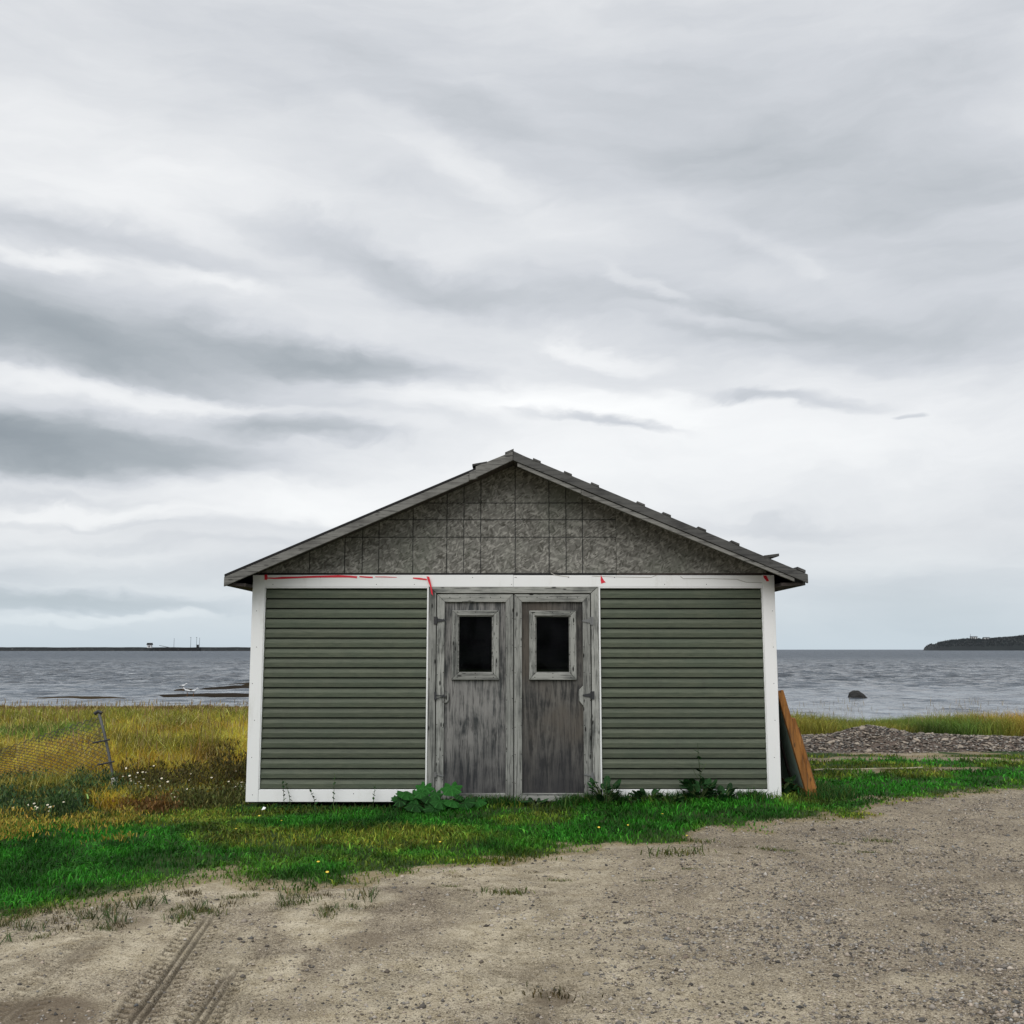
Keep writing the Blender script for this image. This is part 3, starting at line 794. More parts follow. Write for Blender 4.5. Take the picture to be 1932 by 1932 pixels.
# ------------------------------------------------------------------ the shed
DEPTH = 6.5
shed = empty('shed', (0, D, 0))
tag(shed, 'green sided shed with white trim, bare chipboard gable and grey wooden double doors', 'shed')
F = D                                                # front plane
def wz(v): return W(966, v, F)[1]
def wx(u, v=1300): return W(u, v, F)[0]
def R3(X, Y): return W((1100 + X / 2.8414) * .70229, (1520 + Y / 2.8414) * .70229, F)
def R1(X, Y): return W((650 + X / 2.76) * .70229, (1500 + Y / 2.76) * .70229, F)
xL = (wx(478, 1090) + wx(465, 1500)) / 2; xR = (wx(1460, 1090) + wx(1473, 1500)) / 2
zHt, zHb = wz(1085), wz(1107.5)                       # header board
zBt, zBb = wz(1488.5), wz(1512.5)                      # base boards
cw = .142                                             # corner boards
xDl = R3(143, 900)[0]; xDr = R3(1448, 900)[0]         # outer edges of the door casing
# carcass: walls behind the cladding, floor, skids
MB().box(xL + .03, xR - .03, F + .05, F + .06, zBb, zHt).box(0, 0, 0, 0, 0, 0)
def wall(x0, x1, z0, z1, name='wall_sheathing'):
    return MB().box(x0, x1, F + .035, F + .05, z0, z1).build(name, M['black'], shed)
wall(xL + .03, xDl - .012, zBb + .01, zHt); wall(xDr + .012, xR - .03, zBb + .01, zHt)
MB().box(xL + .01, xR - .01, F + .06, F + DEPTH, zBb - .02, zBb + .012).build('floor', M['soffit'], shed)
for k in range(4):
    xs0 = xL + .25 + k * (xR - xL - .64) / 3
    MB().box(xs0, xs0 + .14, F + .12, F + DEPTH - .1, -.12, zBb - .022).build('skid', M['soffit'], shed)
# side and back walls
cy = (wz(1111) - zBt) / 20.0
def course_profile(s, z0, h):
    return [(0.0, z0), (s * .026, z0), (s * .0275, z0 + h * .50), (s * .019, z0 + h * .60), (s * .004, z0 + h * .97), (0.0, z0 + h)]
for sx, xx in ((-1, xL), (1, xR)):
    MB().box(xx - sx * .05, xx - sx * .02, F + .06, F + DEPTH - .001, zBb + .015, zHt).build('side_wall', M['black'], shed)
    for k in range(20):
        z0 = zBt + k * cy; pr = course_profile(sx, z0 + .003, cy - .006)
        mb = MB(); n = len(pr)
        vs = [(xx - sx * .018 + o_, F + .12, z) for o_, z in pr] + [(xx - sx * .018 + o_, F + DEPTH, z) for o_, z in pr]
        fs = [tuple(range(n)), tuple(range(2 * n - 1, n - 1, -1))] + [(i, i + n, (i + 1) % n + n, (i + 1) % n) for i in range(n)]
        if k == 0: smesh = mb.add(vs, fs).build('side_siding_board', M['siding'], shed); base_z = z0
        else:
            o = bpy.data.objects.new('side_siding_board', smesh.data); col.objects.link(o)
            place(o, WPOS[smesh.name] + Vector((0, 0, z0 - base_z)), shed)
    MB().box(xx - sx * .018 if sx > 0 else xx - .002, xx + .002 if sx > 0 else xx + .018, F + .105, F + DEPTH, zBb, zBt).build('side_base_board', M['white'], shed)
MB().box(xL, xR, F + DEPTH + .001, F + DEPTH + .03, zBb, zHt).build('back_wall', M['siding'], shed)
# front siding: twenty courses each side, every board a piece
def siding(x0, x1):
    first = None
    for k in range(20):
        z0 = zBt + k * cy
        if first is None:
            pr = [(F + .018 - o_, z) for o_, z in course_profile(1, z0 + .0065, cy - .013)]
            pr = [(F + .03, pr[0][1])] + pr[1:5] + [(F + .03, pr[-1][1])]
            first = MB().prism_x(pr, x0, x1).build('siding_board', M['siding'], shed); bz = z0
        else:
            o = bpy.data.objects.new('siding_board', first.data); col.objects.link(o)
            place(o, WPOS[first.name] + Vector((0, 0, z0 - bz)), shed)
tw = .020
siding(xL + cw + tw * .5, xDl - tw - .002); siding(xDr + tw + .002, xR - cw - tw * .5)
Wt = M['white']
yf = F - .024
MB().box(xL, xL + cw, yf - .006, F + .10, zBb, zHt - .001).build('corner_board', Wt, shed, .003)
MB().box(xR - cw, xR, yf - .006, F + .10, zBb, zHt - .001).build('corner_board', Wt, shed, .003)
xm = wx(968.5, 1095)
MB().box(xL + cw + .001, xm - .001, yf, F + .034, zHb, zHt).build('header_board', Wt, shed, .003)
MB().box(xm + .001, xR - cw - .001, yf, F + .034, zHb, zHt - .004).build('header_board', Wt, shed, .003)
MB().box(xL + cw + .001, xDl - tw - .001, yf, F + .034, zBb, zBt - .004).build('base_board', Wt, shed, .003)
MB().box(xDr + tw + .001, xR - cw - .001, yf, F + .034, zBb, zBt - .004).build('base_board', Wt, shed, .003)
for a, b in ((xL + cw, xDl - tw), (xDr + tw, xR - cw)):
    MB().box(a + .002, b - .002, yf - .004, F + .03, zHb - .016, zHb - .003).build('siding_channel', Wt, shed, .002)
MB().box(xL + cw + .002, xL + cw + tw * .6, yf - .002, F + .03, zBt, zHb - .018).build('siding_channel', Wt, shed, .002)
MB().box(xR - cw - tw * .6, xR - cw - .002, yf - .002, F + .03, zBt, zHb - .018).build('siding_channel', Wt, shed, .002)
MB().box(xDl - tw, xDl - .002, yf - .009, F + .03, zBt + .0, zHb - .003).build('siding_channel', Wt, shed, .002)
MB().box(xDr + .002, xDr + tw, yf - .009, F + .03, zBt + .0, zHb - .003).build('siding_channel', Wt, shed, .002)

# nails, tiny, joined per kind
def dots(name, pts, m, r=.006, y=F - .02, parent=None):
    mb = MB()
    for (x, z) in pts:
        vs = [(x + r * math.cos(k * 1.0472), y, z + r * math.sin(k * 1.0472)) for k in range(6)] + [(x, y - .003, z)]
        mb.add(vs, [(k, (k + 1) % 6, 6) for k in range(6)])
    o = mb.build(name, m, parent or shed); o['kind'] = 'stuff'; return o
pts = []
for zz in np.arange(zBb + .08, zHt, .42):
    pts += [(xL + .05 + rnd.uniform(-.03, .03), zz), (xR - .06 + rnd.uniform(-.03, .03), zz)]
dots('nails', pts, M['nail'], .005, yf - .0075)
pts = [(xL + .25 + k * .57 + rnd.uniform(-.08, .08), zHb + rnd.choice((.03, .11))) for k in range(10)]
dots('nails', pts + [(R1(830 - 0, 1740)[0], zBt - .05), (xm - .02, zHb + .03), (xm + .02, zHt - .03)], M['nail'], .005, yf - .0015)

# --- door casing and doors
def board(poly, y0, y1, m, name, parent, bev=.004): return MB().prism(poly, y0, y1).build(name, m, parent, bev)
cT = R3(796, 161)[1]; cB = R3(796, 211)[1]            # head casing
dT = R3(796, 219)[1]; dB = R3(796, 1796)[1]; dM = R3(796.5, 900)[0]
cLo, cLi = xDl, R3(203, 900)[0]; cRi, cRo = R3(1388, 900)[0], xDr
yc0, yc1 = F - .026, F + .02
board([(cLo, zBb), (cLi - .005, zBb), (cLi - .005, cB), (cLo, cT)], yc0, yc1, M['wood_v'], 'door_casing', shed)
board([(cRi + .005, zBb), (cRo, zBb), (cRo, cT), (cRi + .005, cB)], yc0, yc1, M['wood_v'], 'door_casing', shed)
board([(cLi + .001, cB + .001), (cRi - .001, cB + .001), (cRo - .003, cT), (cLo + .003, cT)], yc0 - .002, yc1, M['wood_h'], 'door_casing', shed)
MB().box(cLo, cRo, F + .03, F + .04, zBb + .014, dB - .002).build('door_sill', M['wood_h'], shed)
MB().box(cLo - .01, cRo + .01, F + .045, F + .05, cB - .03, zHt).build('door_lintel', M['black'], shed)

def nails_on(p, o, n, y):
    dots('nails', p, M['nail'], .0055, y, o)
def door(x0, x1, pm, win, label):
    yp0, yp1 = F + .004, F + .024
    px0, px1, pz0, pz1 = win                            # glazed opening
    z0, z1 = dB, dT
    mb = MB()
    for a, b, c, d in ((x0, px0, z0, z1), (px1, x1, z0, z1), (px0, px1, z0, pz0), (px0, px1, pz1, z1)):
        pass
    # plywood leaf with the window opening cut out of it
    vs = []
    for y in (yp0, yp1):
        vs += [(x0, y, z0), (x1, y, z0), (x1, y, z1), (x0, y, z1), (px0, y, pz0), (px1, y, pz0), (px1, y, pz1), (px0, y, pz1)]
    fs = []
    for i in range(4):
        j = (i + 1) % 4
        fs += [(i, j, j + 4, i + 4), (8 + i, 12 + i, 12 + j, 8 + j), (i, i + 8, j + 8, j), (i + 4, j + 4, j + 12, i + 12)]
    d = MB().add(vs, fs).build('door', pm, shed)
    d['label'] = label
    w = .090; ya, yb = F - .026, F + .003
    tr = []
    tr.append(board([(x0, z0), (x0 + w, z0 + w), (x0 + w, z1 - w), (x0, z1)], ya, yb, M['wood_v'], 'door_stile', d))
    tr.append(board([(x1 - w, z0 + w), (x1, z0), (x1, z1), (x1 - w, z1 - w)], ya, yb, M['wood_v'], 'door_stile', d))
    g = .002
    board([(x0 + g, z1), (x0 + w + g, z1 - w), (x1 - w - g, z1 - w), (x1 - g, z1)][::-1], ya + .001, yb, M['wood_h'], 'door_rail', d)
    board([(x0 + g, z0), (x1 - g, z0), (x1 - w - g, z0 + w), (x0 + w + g, z0 + w)], ya + .001, yb, M['wood_h'], 'door_rail', d)
    p = []
    for zz in np.arange(z0 + .22, z1 - .1, .31):
        for xx in (x0 + w / 2, x1 - w / 2):
            p += [(xx - .035, zz + rnd.uniform(-.03, .03)), (xx + .035, zz + rnd.uniform(-.03, .03))]
    for xx in np.linspace(x0 + .15, x1 - .15, 6): p += [(xx, z1 - .035), (xx + .03, z1 - .09), (xx, z0 + .07)]
    dots('nails', p, M['nail'], .006, ya - .0005, d)
    # window surround, mitred
    fw = .072; yw0, yw1 = F - .030, F + .003
    a0, a1, b0, b1 = px0 - .012, px1 + .012, pz0 - .012, pz1 + .012
    o0, o1, q0_, q1 = a0 - fw, a1 + fw, b0 - fw * 1.08, b1 + fw * .84
    board([(o0, q0_), (a0, b0), (a0, b1), (o0, q1)], yw0, yw1, M['wood_v'], 'window_frame', d)
    board([(a1, b0), (o1, q0_), (o1, q1), (a1, b1)], yw0, yw1, M['wood_v'], 'window_frame', d)
    board([(o0 + g, q1), (a0 + g, b1), (a1 - g, b1), (o1 - g, q1)][::-1], yw0 + .001, yw1, M['wood_h'], 'window_frame', d)
    board([(o0 + g, q0_), (o1 - g, q0_), (a1 - g, b0), (a0 + g, b0)], yw0 + .001, yw1, M['wood_h'], 'window_frame', d)
    p = []
    for fx in (.12, .5, .88):
        for zz in (q0_ + .03, q0_ + .075, q1 - .02, q1 - .065): p.append((o0 + (o1 - o0) * fx, zz))
    for fz in (.2, .4, .6, .8):
        for xx in (o0 + .03, o0 + .075, o1 - .03, o1 - .075): p.append((xx, q0_ + (q1 - q0_) * fz))
    dots('nails', p, M['nail'], .006, yw0 - .0005, d)
    # glazing stops and the pane
    s = .013
    for bx in ((a0 + .001, a0 + s, b0, b1), (a1 - s, a1 - .001, b0, b1), (a0 + s, a1 - s, b0 + .001, b0 + s), (a0 + s, a1 - s, b1 - s, b1 - .001)):
        MB().box(bx[0], bx[1], F - .008, F + .003, bx[2], bx[3]).build('glazing_stop', M['wood_h'], d)
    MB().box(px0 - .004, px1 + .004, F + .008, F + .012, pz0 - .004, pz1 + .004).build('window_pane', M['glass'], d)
    return d
wl = (R3(378, 600)[0], R3(630, 600)[0], R3(796, 811)[1], R3(796, 388)[1])
wr = (R3(968, 600)[0], R3(1218, 600)[0], R3(796, 811)[1], R3(796, 390)[1])
dl = door(cLi + .005, dM - .005, M['door_ply'], wl, 'left door leaf of swirly grey weathered plywood')
dr = door(dM + .005, cRi - .005, M['door_ply_warm'], wr, 'right door leaf, browner plywood with dark damp stains at the bottom')

def hinge(X0, Y0, X1, Y1, tipX, tipY, m, parent, thin=False):
    a = R3(X0, Y0); b = R3(X1, Y1); t = R3(tipX, tipY)
    x0, x1 = min(a[0], b[0]), max(a[0], b[0]); z1, z0 = a[1], b[1]
    mid = (z0 + z1) / 2; hh = (z1 - z0)
    y0, y1 = F - .036, F - .0305
    mb = MB().box(x0, x1, y0, y1, z0, z1)
    ix = x1 if t[0] > x0 else x0
    k = .1 if thin else .27
    s = 1 if t[0] > x0 else -1
    poly = [(ix + s * .001, mid - hh * k), (t[0], t[1] - .009), (t[0] + s * .008, t[1]), (t[0], t[1] + .009), (ix + s * .001, mid + hh * k)]
    if s < 0: poly = poly[::-1]
    mb.prism(poly, y0 + .001, y1)
    mb.tube([(ix, y0 - .002, z0 + .005), (ix, y0 - .002, z1 - .005)], .007, 8)
    return mb.build('hinge', m, parent)
hinge(187, 388, 211, 447, 270, 417, M['metal_dark'], dl)
hinge(1381, 390, 1403, 452, 1322, 421, M['metal_grey'], dr)
hinge(1383, 957, 1410, 1018, 1324, 988, M['metal_dark'], dr)
hinge(188, 1572, 205, 1612, 258, 1601, M['metal_grey'], dl, True)
hinge(1390, 1575, 1404, 1625, 1335, 1590, M['metal_grey'], dr, True)
# broken hinge on the left: a bent bracket holding two thin rods to a knob
a = R3(200, 962); b = R3(200, 1022); k = R3(263, 992); e = R3(206, 1005)
hb = MB().box(a[0] - .014, a[0] + .012, F - .042, F - .0285, b[1], a[1])
hb.tube([(a[0], F - .04, e[1] + .03), (k[0], F - .04, k[1])], .0045, 6).tube([(a[0], F - .04, e[1] - .02), (k[0], F - .04, k[1] - .004)], .0045, 6)
hb.tube([(k[0], F - .046, k[1]), (k[0], F - .02, k[1])], .016, 8)
hb.build('bent_hinge', M['metal_dark'], dl)
# wooden packing pads under the middle hinges
def pad(pts, parent): return board([R3(*p) for p in pts][::-1], F - .022, F + .002, M['wood_v'], 'hinge_pad', parent, .003)
pad([(269, 950), (285, 955), (298, 972), (303, 1000), (300, 1025), (288, 1042), (269, 1050)], dl)
pad([(1326, 915), (1293, 948), (1291, 985), (1292, 1028), (1326, 1068)][::-1], dr)

# --- red tape left on the header
def tape(poly, name='red_tape', y=None):
    yy = yf - .004 if y is None else y
    return MB().prism(poly, yy, yy + .0025).build(name, M['red'], shed)
def strip(pts, w0, y=None):
    top = []; bot = []
    for (X_, Y_, w) in pts:
        x, z = R1(X_, Y_); top.append((x, z + w / 2 * w0)); bot.append((x, z - w / 2 * w0))
    return tape(bot + top[::-1], y=y)
strip([(192, 147, .5), (250, 149, .7), (300, 146, 1), (420, 142, .8), (560, 137, .9), (720, 134, 1.1), (800, 136, .9), (856, 141, .9)], .026)
strip([(874, 136, .6), (920, 140, .8), (972, 142, .7)], .022)
strip([(990, 138, .3), (1060, 139, .45), (1150, 142, .2)], .02)
strip([(1270, 147, .5), (1320, 152, .8), (1372, 158, .6)], .026)
tape([R1(*p) for p in [(1372, 135), (1392, 140), (1404, 190), (1414, 240), (1418, 278), (1406, 262), (1396, 205), (1378, 160)]][::-1], y=F - .052)
tape([R1(*p) for p in [(172, 124), (192, 122), (196, 150), (188, 162), (172, 160)]][::-1], y=yf - .0095)
def R2(X_, Y_): return W((1550 + X_ / 2.76) * .70229, (1500 + Y_ / 2.76) * .70229, F)
tape([R2(*p) for p in [(176, 124), (184, 140), (198, 165), (212, 178), (178, 188), (174, 160)]][::-1])
tape([R2(*p) for p in [(1376, 128), (1400, 130), (1420, 170), (1402, 172), (1382, 148)]][::-1], y=yf - .0095)
# torn paper edge of old tape along the header
for pl in ([(110, 132), (260, 138), (430, 140), (550, 141), (585, 128)], [(765, 135), (785, 152), (1000, 152), (1180, 156), (1250, 178), (1370, 182)]):
    mb = MB()
    mb.tube([(R2(*p)[0], yf - .001, R2(*p)[1]) for p in pl], .0035, 5)
    mb.build('tape_residue', M['concrete'], shed)
mb = MB().tube([(R3(X_, Y_)[0], yf - .001, R3(X_, Y_)[1]) for X_, Y_ in [(1080, 55), (1110, 72), (1150, 78), (1220, 86)]], .004, 5)
mb.build('tape_residue', M['concrete'], shed)

# --- gable and roof
OV = .38                                              # overhang of the roof in front of the wall
FY = F - OV
ax, azz = W(968, 853, FY)
lx, lz = W(424, 1083.5, FY); rx, rz = W(1521, 1082.5, FY)
sl = (azz - lz) / (ax - lx); sr = (azz - rz) / (rx - ax)
def ztop(x): return azz - (ax - x) * sl if x < ax else azz - (x - ax) * sr
zGb = wz(1081.0)
xS = wx(1163, 1050)                                    # joint between the two chipboard sheets
def gable_poly(x0, x1):
    low = zGb; top = lambda x: ztop(x) - .085
    pl = [(x0, low), (x1, low), (x1, max(low + .001, top(x1)))]
    if x0 < ax < x1: pl.append((ax, top(ax)))
    pl.append((x0, max(low + .001, top(x0))))
    return pl
gl = [wx(u, 1020) for u in (585, 651, 684, 715, 779, 843, 875, 907, 972, 1036, 1068, 1099)]
gz = [wz(v) for v in (1013.5, 980.5, 949)]
xg0 = lx + .33; xg1 = rx - .36
def gable(x0, x1, lined):
    pl = gable_poly(x0, x1)
    cx, cz = (min(p[0] for p in pl) + max(p[0] for p in pl)) / 2, (min(p[1] for p in pl) + max(p[1] for p in pl)) / 2
    m = osb_mat(([v - cx for v in gl], [v - cz for v in gz]) if lined else None)
    return MB().prism(pl, F + .004, F + .018).build('gable_panel', m, shed)
MB().prism([(xL, zHt + .002), (xR, zHt + .002), (xR, ztop(xR) - .06), (ax, azz - .06), (xL, ztop(xL) - .06)], F + DEPTH + .001, F + DEPTH + .03).build('back_gable', M['siding'], shed)
for sx, xx in ((-1, xL), (1, xR)):
    MB().box(min(xx, xx - sx * .05), max(xx, xx - sx * .05), F + .12, F + DEPTH, zHt + .001, ztop(xx) - .055).build('wall_plate', M['soffit'], shed)
gable(xg0, xS - .002, True); gable(xS + .002, xg1, False)
MB().box(xL + .02, xS, F - .004, F + .03, zHt + .002, zGb - .001).build('gable_flashing', M['black'], shed)
MB().box(xS + .002, xR - .02, F + .006, F + .03, zHt + .002, zGb - .001).build('gable_flashing', M['soffit'], shed)
# roof slabs (deck + felt), soffits and battens
yb = F + DEPTH + .2
def slab(x0, x1, t0, t1, y0, y1, m, name, parent, bev=0):  # between t0 and t1 below the roof line
    f = lambda x, t: (x, ztop(x) - t)
    return MB().prism([f(x0, t1), f(x1, t1), f(x1, t0), f(x0, t0)], y0, y1).build(name, m, parent, bev)
eps = .0005
roofL = slab(lx + .01, ax - eps, .027, .047, FY + .03, yb, M['soffit'], 'roof', shed); roofR = slab(ax + eps, rx - .01, .018, .045, FY + .03, yb, M['soffit'], 'roof', shed)
roofL['label'] = 'left roof slope'; roofR['label'] = 'right roof slope'
slab(lx, ax - eps, .0, .026, FY - .012, yb + .02, M['felt_edge'], 'roof_felt', roofL); slab(ax + eps, rx, .0, .017, FY - .006, yb + .02, M['felt'], 'roof_felt', roofR)
# eave soffits: from the wall head out to the eave, and the fascia along it
for sx, xe, xw, par in ((-1, lx, xL, roofL), (1, rx, xR, roofR)):
    ze = ztop(xe)
    xi = xe - sx * .03
    MB().prism(([(xi, ze - .125), (xw + sx * .002, ze - .138), (xw + sx * .002, ze - .10), (xi, ze - .10)]) if sx < 0 else [(xw + .002, ze - .138), (xi, ze - .125), (xi, ze - .10), (xw + .002, ze - .10)], FY + .045, yb).build('soffit', M['soffit'], par)
    MB().box(min(xe, xi), max(xe, xi), FY + .045, yb, ze - .128, ze - .047 + .02).build('fascia', M['rake_dark'], par)
# rake boards: left one light, with a loose upper length; right one a dark board over a lighter one
def rake(x0, x1, t0a, t0b, t1a, t1b, y0, y1, m, name='rake_board'):
    return MB().prism([(x0, ztop(x0) - t1a), (x1, ztop(x1) - t1b), (x1, ztop(x1) - t0b), (x0, ztop(x0) - t0a)], y0, y1).build(name, m, shed, .003)
xk = W(885, 890, FY)[0]; xk2 = W(901, 885, FY)[0]
rake(lx - .004, xk, .030, .030, .138, .126, FY - .010, FY + .028, M['rake_wood'])
rake(xk + .003, xk2, .022, .028, .115, .135, FY - .022, FY + .02, M['rake_wood'])
rake(xk2 - .02, ax - .002, -.012, -.004, .122, .100, FY - .034, FY - .011, M['rake_wood'])
xr_end = rx + .0
rake(ax + .002, rx + .012, -.004, .004, .100, .105, FY - .030, FY + .012, M['rake_dark'])
xb = W(1096, 915, FY)[0]
rake(ax + .05, xb, .104, .108, .150, .160, FY - .012, FY + .028, M['rake_wood'])
rake(xb + .004, rx - .14, .110, .108, .168, .150, FY - .016, FY + .028, M['rake_wood'])
# soffit under the rake, board returned to the gable
for x0, x1 in ((lx + .30, ax - eps), (ax + eps, rx - .33)):
    MB().prism([(x0, ztop(x0) - .095), (x1, ztop(x1) - .095), (x1, ztop(x1) - .047), (x0, ztop(x0) - .047)], FY + .03, F + .003).build('rake_soffit', M['soffit'], shed)
# ridge cap and battens that hold the felt down
MB().prism([(ax - .16, ztop(ax - .16) + .004), (ax - .16, ztop(ax - .16) + .001), (ax, azz + .001), (ax + .16, ztop(ax + .16) + .001), (ax + .16, ztop(ax + .16) + .004), (ax, azz + .012)][::-1], FY - .02, yb).build('ridge_cap', M['felt'], shed)
def batten(u, v, w=.055, lift=.0, h=.022, tilt=0.0, parent=roofR):
    xb_ = W(u, v, FY)[0]; s = -sr if xb_ > ax else sl
    s2 = s + tilt
    x0, x1 = xb_ - w, xb_ + w
    zc = ztop(xb_) + .0015 + lift
    pl = [(x0, zc + s2 * (x0 - xb_)), (x1, zc + s2 * (x1 - xb_)), (x1, zc + s2 * (x1 - xb_) + h), (x0, zc + s2 * (x0 - xb_) + h)]
    MB().prism(pl, FY - .035, yb).build('roof_batten', M['rake_dark'], parent)
def R2b(X_, Y_): return ((1350 + X_ / 2.273) * .70229, (1180 + Y_ / 2.273) * .70229)
for X_ in (210, 400, 565, 845, 1003, 1217, 1420):
    batten(*R2b(X_, 100 + X_ * .39), w=.045)
batten(*R2b(1640, 735), w=.085, lift=.02, h=.03, tilt=.55)
batten(*R2b(1822, 810), w=.045, lift=.002, h=.03)
batten(961, 853, w=.05, parent=roofL, h=.024, lift=.006); batten(905, 880, w=.085, parent=roofL, h=.02, lift=.014, tilt=-.25)

# ------------------------------------------------------------------ panel and plank leaning on the right wall
def on_land(x, y): return float(land(x, y))
def leaning(name, top, bot, th, y0, y1, m, label, cat, end=None):
    # a board seen on edge: from top (x,z) to bottom (x,z), th thick square to its length
    tx, tz = top; bx, bz = bot
    d = Vector((bx - tx, bz - tz)).normalized(); n = Vector((-d.y, d.x))
    if n.x < 0: n = -n
    return d, n
top = (xR + .012, W(1470, 1305, F + .06)[1]); bot = (W(1525, 1492, F + .06)[0], on_land(3.4, 12.4) - .03)
d2 = Vector((bot[0] - top[0], bot[1] - top[1])).normalized(); n2 = Vector((-d2.y, d2.x)); n2 = n2 if n2.x > 0 else -n2
y0p, y1p = F + .06, F + 1.5
t = empty('wooden_panel', (bot[0], (y0p + y1p) / 2, bot[1]))
tag(t, 'greenish framed panel with orange wooden edge leaning on the right shed wall', 'panel')
T = Vector(top); B = Vector(bot); Lp = (B - T).length
def lean_piece(s0, s1, o0, o1, y0, y1, m, name, parent, bev=.003):
    ps = [T + d2 * s0 + n2 * o0, T + d2 * s1 + n2 * o0, T + d2 * s1 + n2 * o1, T + d2 * s0 + n2 * o1]
    return MB().prism([(p.x, p.y) for p in ps], y0, y1).build(name, m, parent, bev)
lean_piece(.02, Lp - .02, .012, .024, y0p + .07, y1p - .07, M['panel_green'], 'board', t)
lean_piece(0, Lp, -.0, .076, y0p, y0p + .068, M['orange_wood'], 'frame_stile', t)
lean_piece(0, Lp, -.0, .076, y1p - .068, y1p, M['orange_wood'], 'frame_stile', t)
lean_piece(0.001, .10, .0, .035, y0p + .07, y1p - .07, M['brown_wood'], 'frame_rail', t)
lean_piece(Lp - .12, Lp - .001, .0, .035, y0p + .07, y1p - .07, M['brown_wood'], 'frame_rail', t)
lean_piece(.03, Lp - .12, -.006, .0115, y0p + .55, y0p + .63, M['soffit'], 'batten', t)
t = empty('plank', (bot[0] + .22, F + .6, bot[1]))
tag(t, 'shorter brown plank propped on the outer side of the green panel', 'plank')
T0, B0 = T.copy(), B.copy()
T = T0 + d2 * (Lp * .27) + n2 * .079; B = B0 + n2 * .081
d2 = (B - T).normalized(); n2 = Vector((-d2.y, d2.x)); n2 = n2 if n2.x > 0 else -n2; Lp = (B - T).length
lean_piece(0, Lp, 0, .045, F + .08, F + .22, M['orange_wood'], 'board', t)
lean_piece(.12, Lp - .1, .046, .062, F + .10, F + .20, M['brown_wood'], 'cleat', t)

# ------------------------------------------------------------------ stones, fence and small things
def rock_mesh(name, m, seed, sub=2, flat=.6, amp=.35):
    import bmesh
    bm = bmesh.new(); bmesh.ops.create_icosphere(bm, subdivisions=sub, radius=1)
    r = random.Random(seed); ph = [Vector((r.gauss(0, 1), r.gauss(0, 1), r.gauss(0, 1))) for _ in range(5)]
    for v in bm.verts:
        k = 1 + amp * sum(math.sin(v.co.dot(p) * 1.6 + i) for i, p in enumerate(ph)) / 3
        v.co = v.co * k; v.co.z *= flat
    me = bpy.data.meshes.new(name); bm.to_mesh(me); bm.free(); me.materials.append(m); return me
# rock in the sea
x, y = G(1620, 1316, SEA)
me = rock_mesh('boulder', M['wet_rock'], 4, 4, .85, .12)
for v in me.vertices:
    k = 1 + .35 * (float(fbm(v.co.x * 1.3 + 9, v.co.y * 1.3 + v.co.z * .8 + 5, 1.6, 131)) - .5) + .14 * (float(fbm(v.co.x + v.co.z, v.co.y - v.co.z, 5.5, 132)) - .5)
    v.co = v.co * k
    v.co.z *= 1.0 - .45 * max(0.0, v.co.x) - .1 * max(0, -v.co.x)
    v.co.x -= .28 * max(0, v.co.z)
o = bpy.data.objects.new('boulder', me); col.objects.link(o); o.location = (x, y, SEA - .08); o.scale = (.60, .5, .52); o.rotation_euler = (0, .15, .3)
tag(o, 'dark wet boulder standing alone in the sea right of the shed', 'rock')

# chain link fence with a leaning post
px, py = G(217, 1492, -.02)
ptop = W(187, 1347, py + .15)
fence = empty('chain_link_fence', (px, py, on_land(px, py)))
tag(fence, 'sagging chain link fence with a leaning grey post in the tall grass', 'fence')
pt = Vector((ptop[0], py + .15, ptop[1])); pb = Vector((px + .02, py, on_land(px, py) - .1))
pm_ = pb.lerp(pt, .55) + Vector((.025, 0, .0))
MB().tube([pb, pb.lerp(pm_, .5) + Vector((.010, 0, 0)), pm_, pm_.lerp(pt, .5) + Vector((.006, 0, 0)), pt], .019, 8).build('post', M['post_steel'], fence, smooth=True)
MB().tube([pt + Vector((-.06, 0, .0)), pt + Vector((-.015, 0, .03)), pt + Vector((.035, 0, .01))], .024, 6).build('post_cap', M['metal_dark'], fence)
for f in (.70, .45):
    c = pb.lerp(pt, f) + Vector((.05 * (1 - abs(f - .55)), -.01, 0))
    MB().tube([c + Vector((-.17, -.03, -.035)), c + Vector((.05, -.04, .01))], .011, 6).build('tie', M['metal_dark'], fence)
# woven wires: each wire a zigzag, mapped on a sagging sheet between the post and the ground at the left
def sheet(s, t):                                          # s: 0 at post .. 1 far left, t: 0 bottom .. 1 top
    Pp = pb.lerp(pt, .08 + .9 * t) + Vector((.05 * math.sin(math.pi * t), 0, 0))
    far = Vector((px - 2.3, py - .1, on_land(px - 2.3, py) + .02 + .20 * t))
    q = Pp.lerp(far, s)
    q.z -= .02 * math.sin(math.pi * s) * t
    q.y -= .12 * math.sin(math.pi * s) * t
    q.x += -.10 * t * math.sin(math.pi * s)
    return q
mb = MB(); nw = 30; nt_ = 17
for k in range(nw):
    for sgn in (0, 1):
        pts = []
        for j in range(nt_ + 1):
            s = (k + (.5 + .47 * (1 if (j + sgn) % 2 else -1))) / nw
            q = sheet(min(s, 1), j / nt_); q.y += .006 * (1 if (j + k) % 2 else -1)
            pts.append(q)
        mb.tube(pts, .0052, 4)
o = mb.build('wire_mesh', M['mesh_wire'], fence); o['kind'] = 'stuff'
sx_, sy_ = G(216, 1503, -.02)
o = MB().tube([(sx_, sy_, on_land(sx_, sy_) - .1), (sx_ - .01, sy_ - .01, .20)], .04, 8).build('stake', M['concrete'])
tag(o, 'short pale grey stake at the foot of the leaning fence post', 'stake')

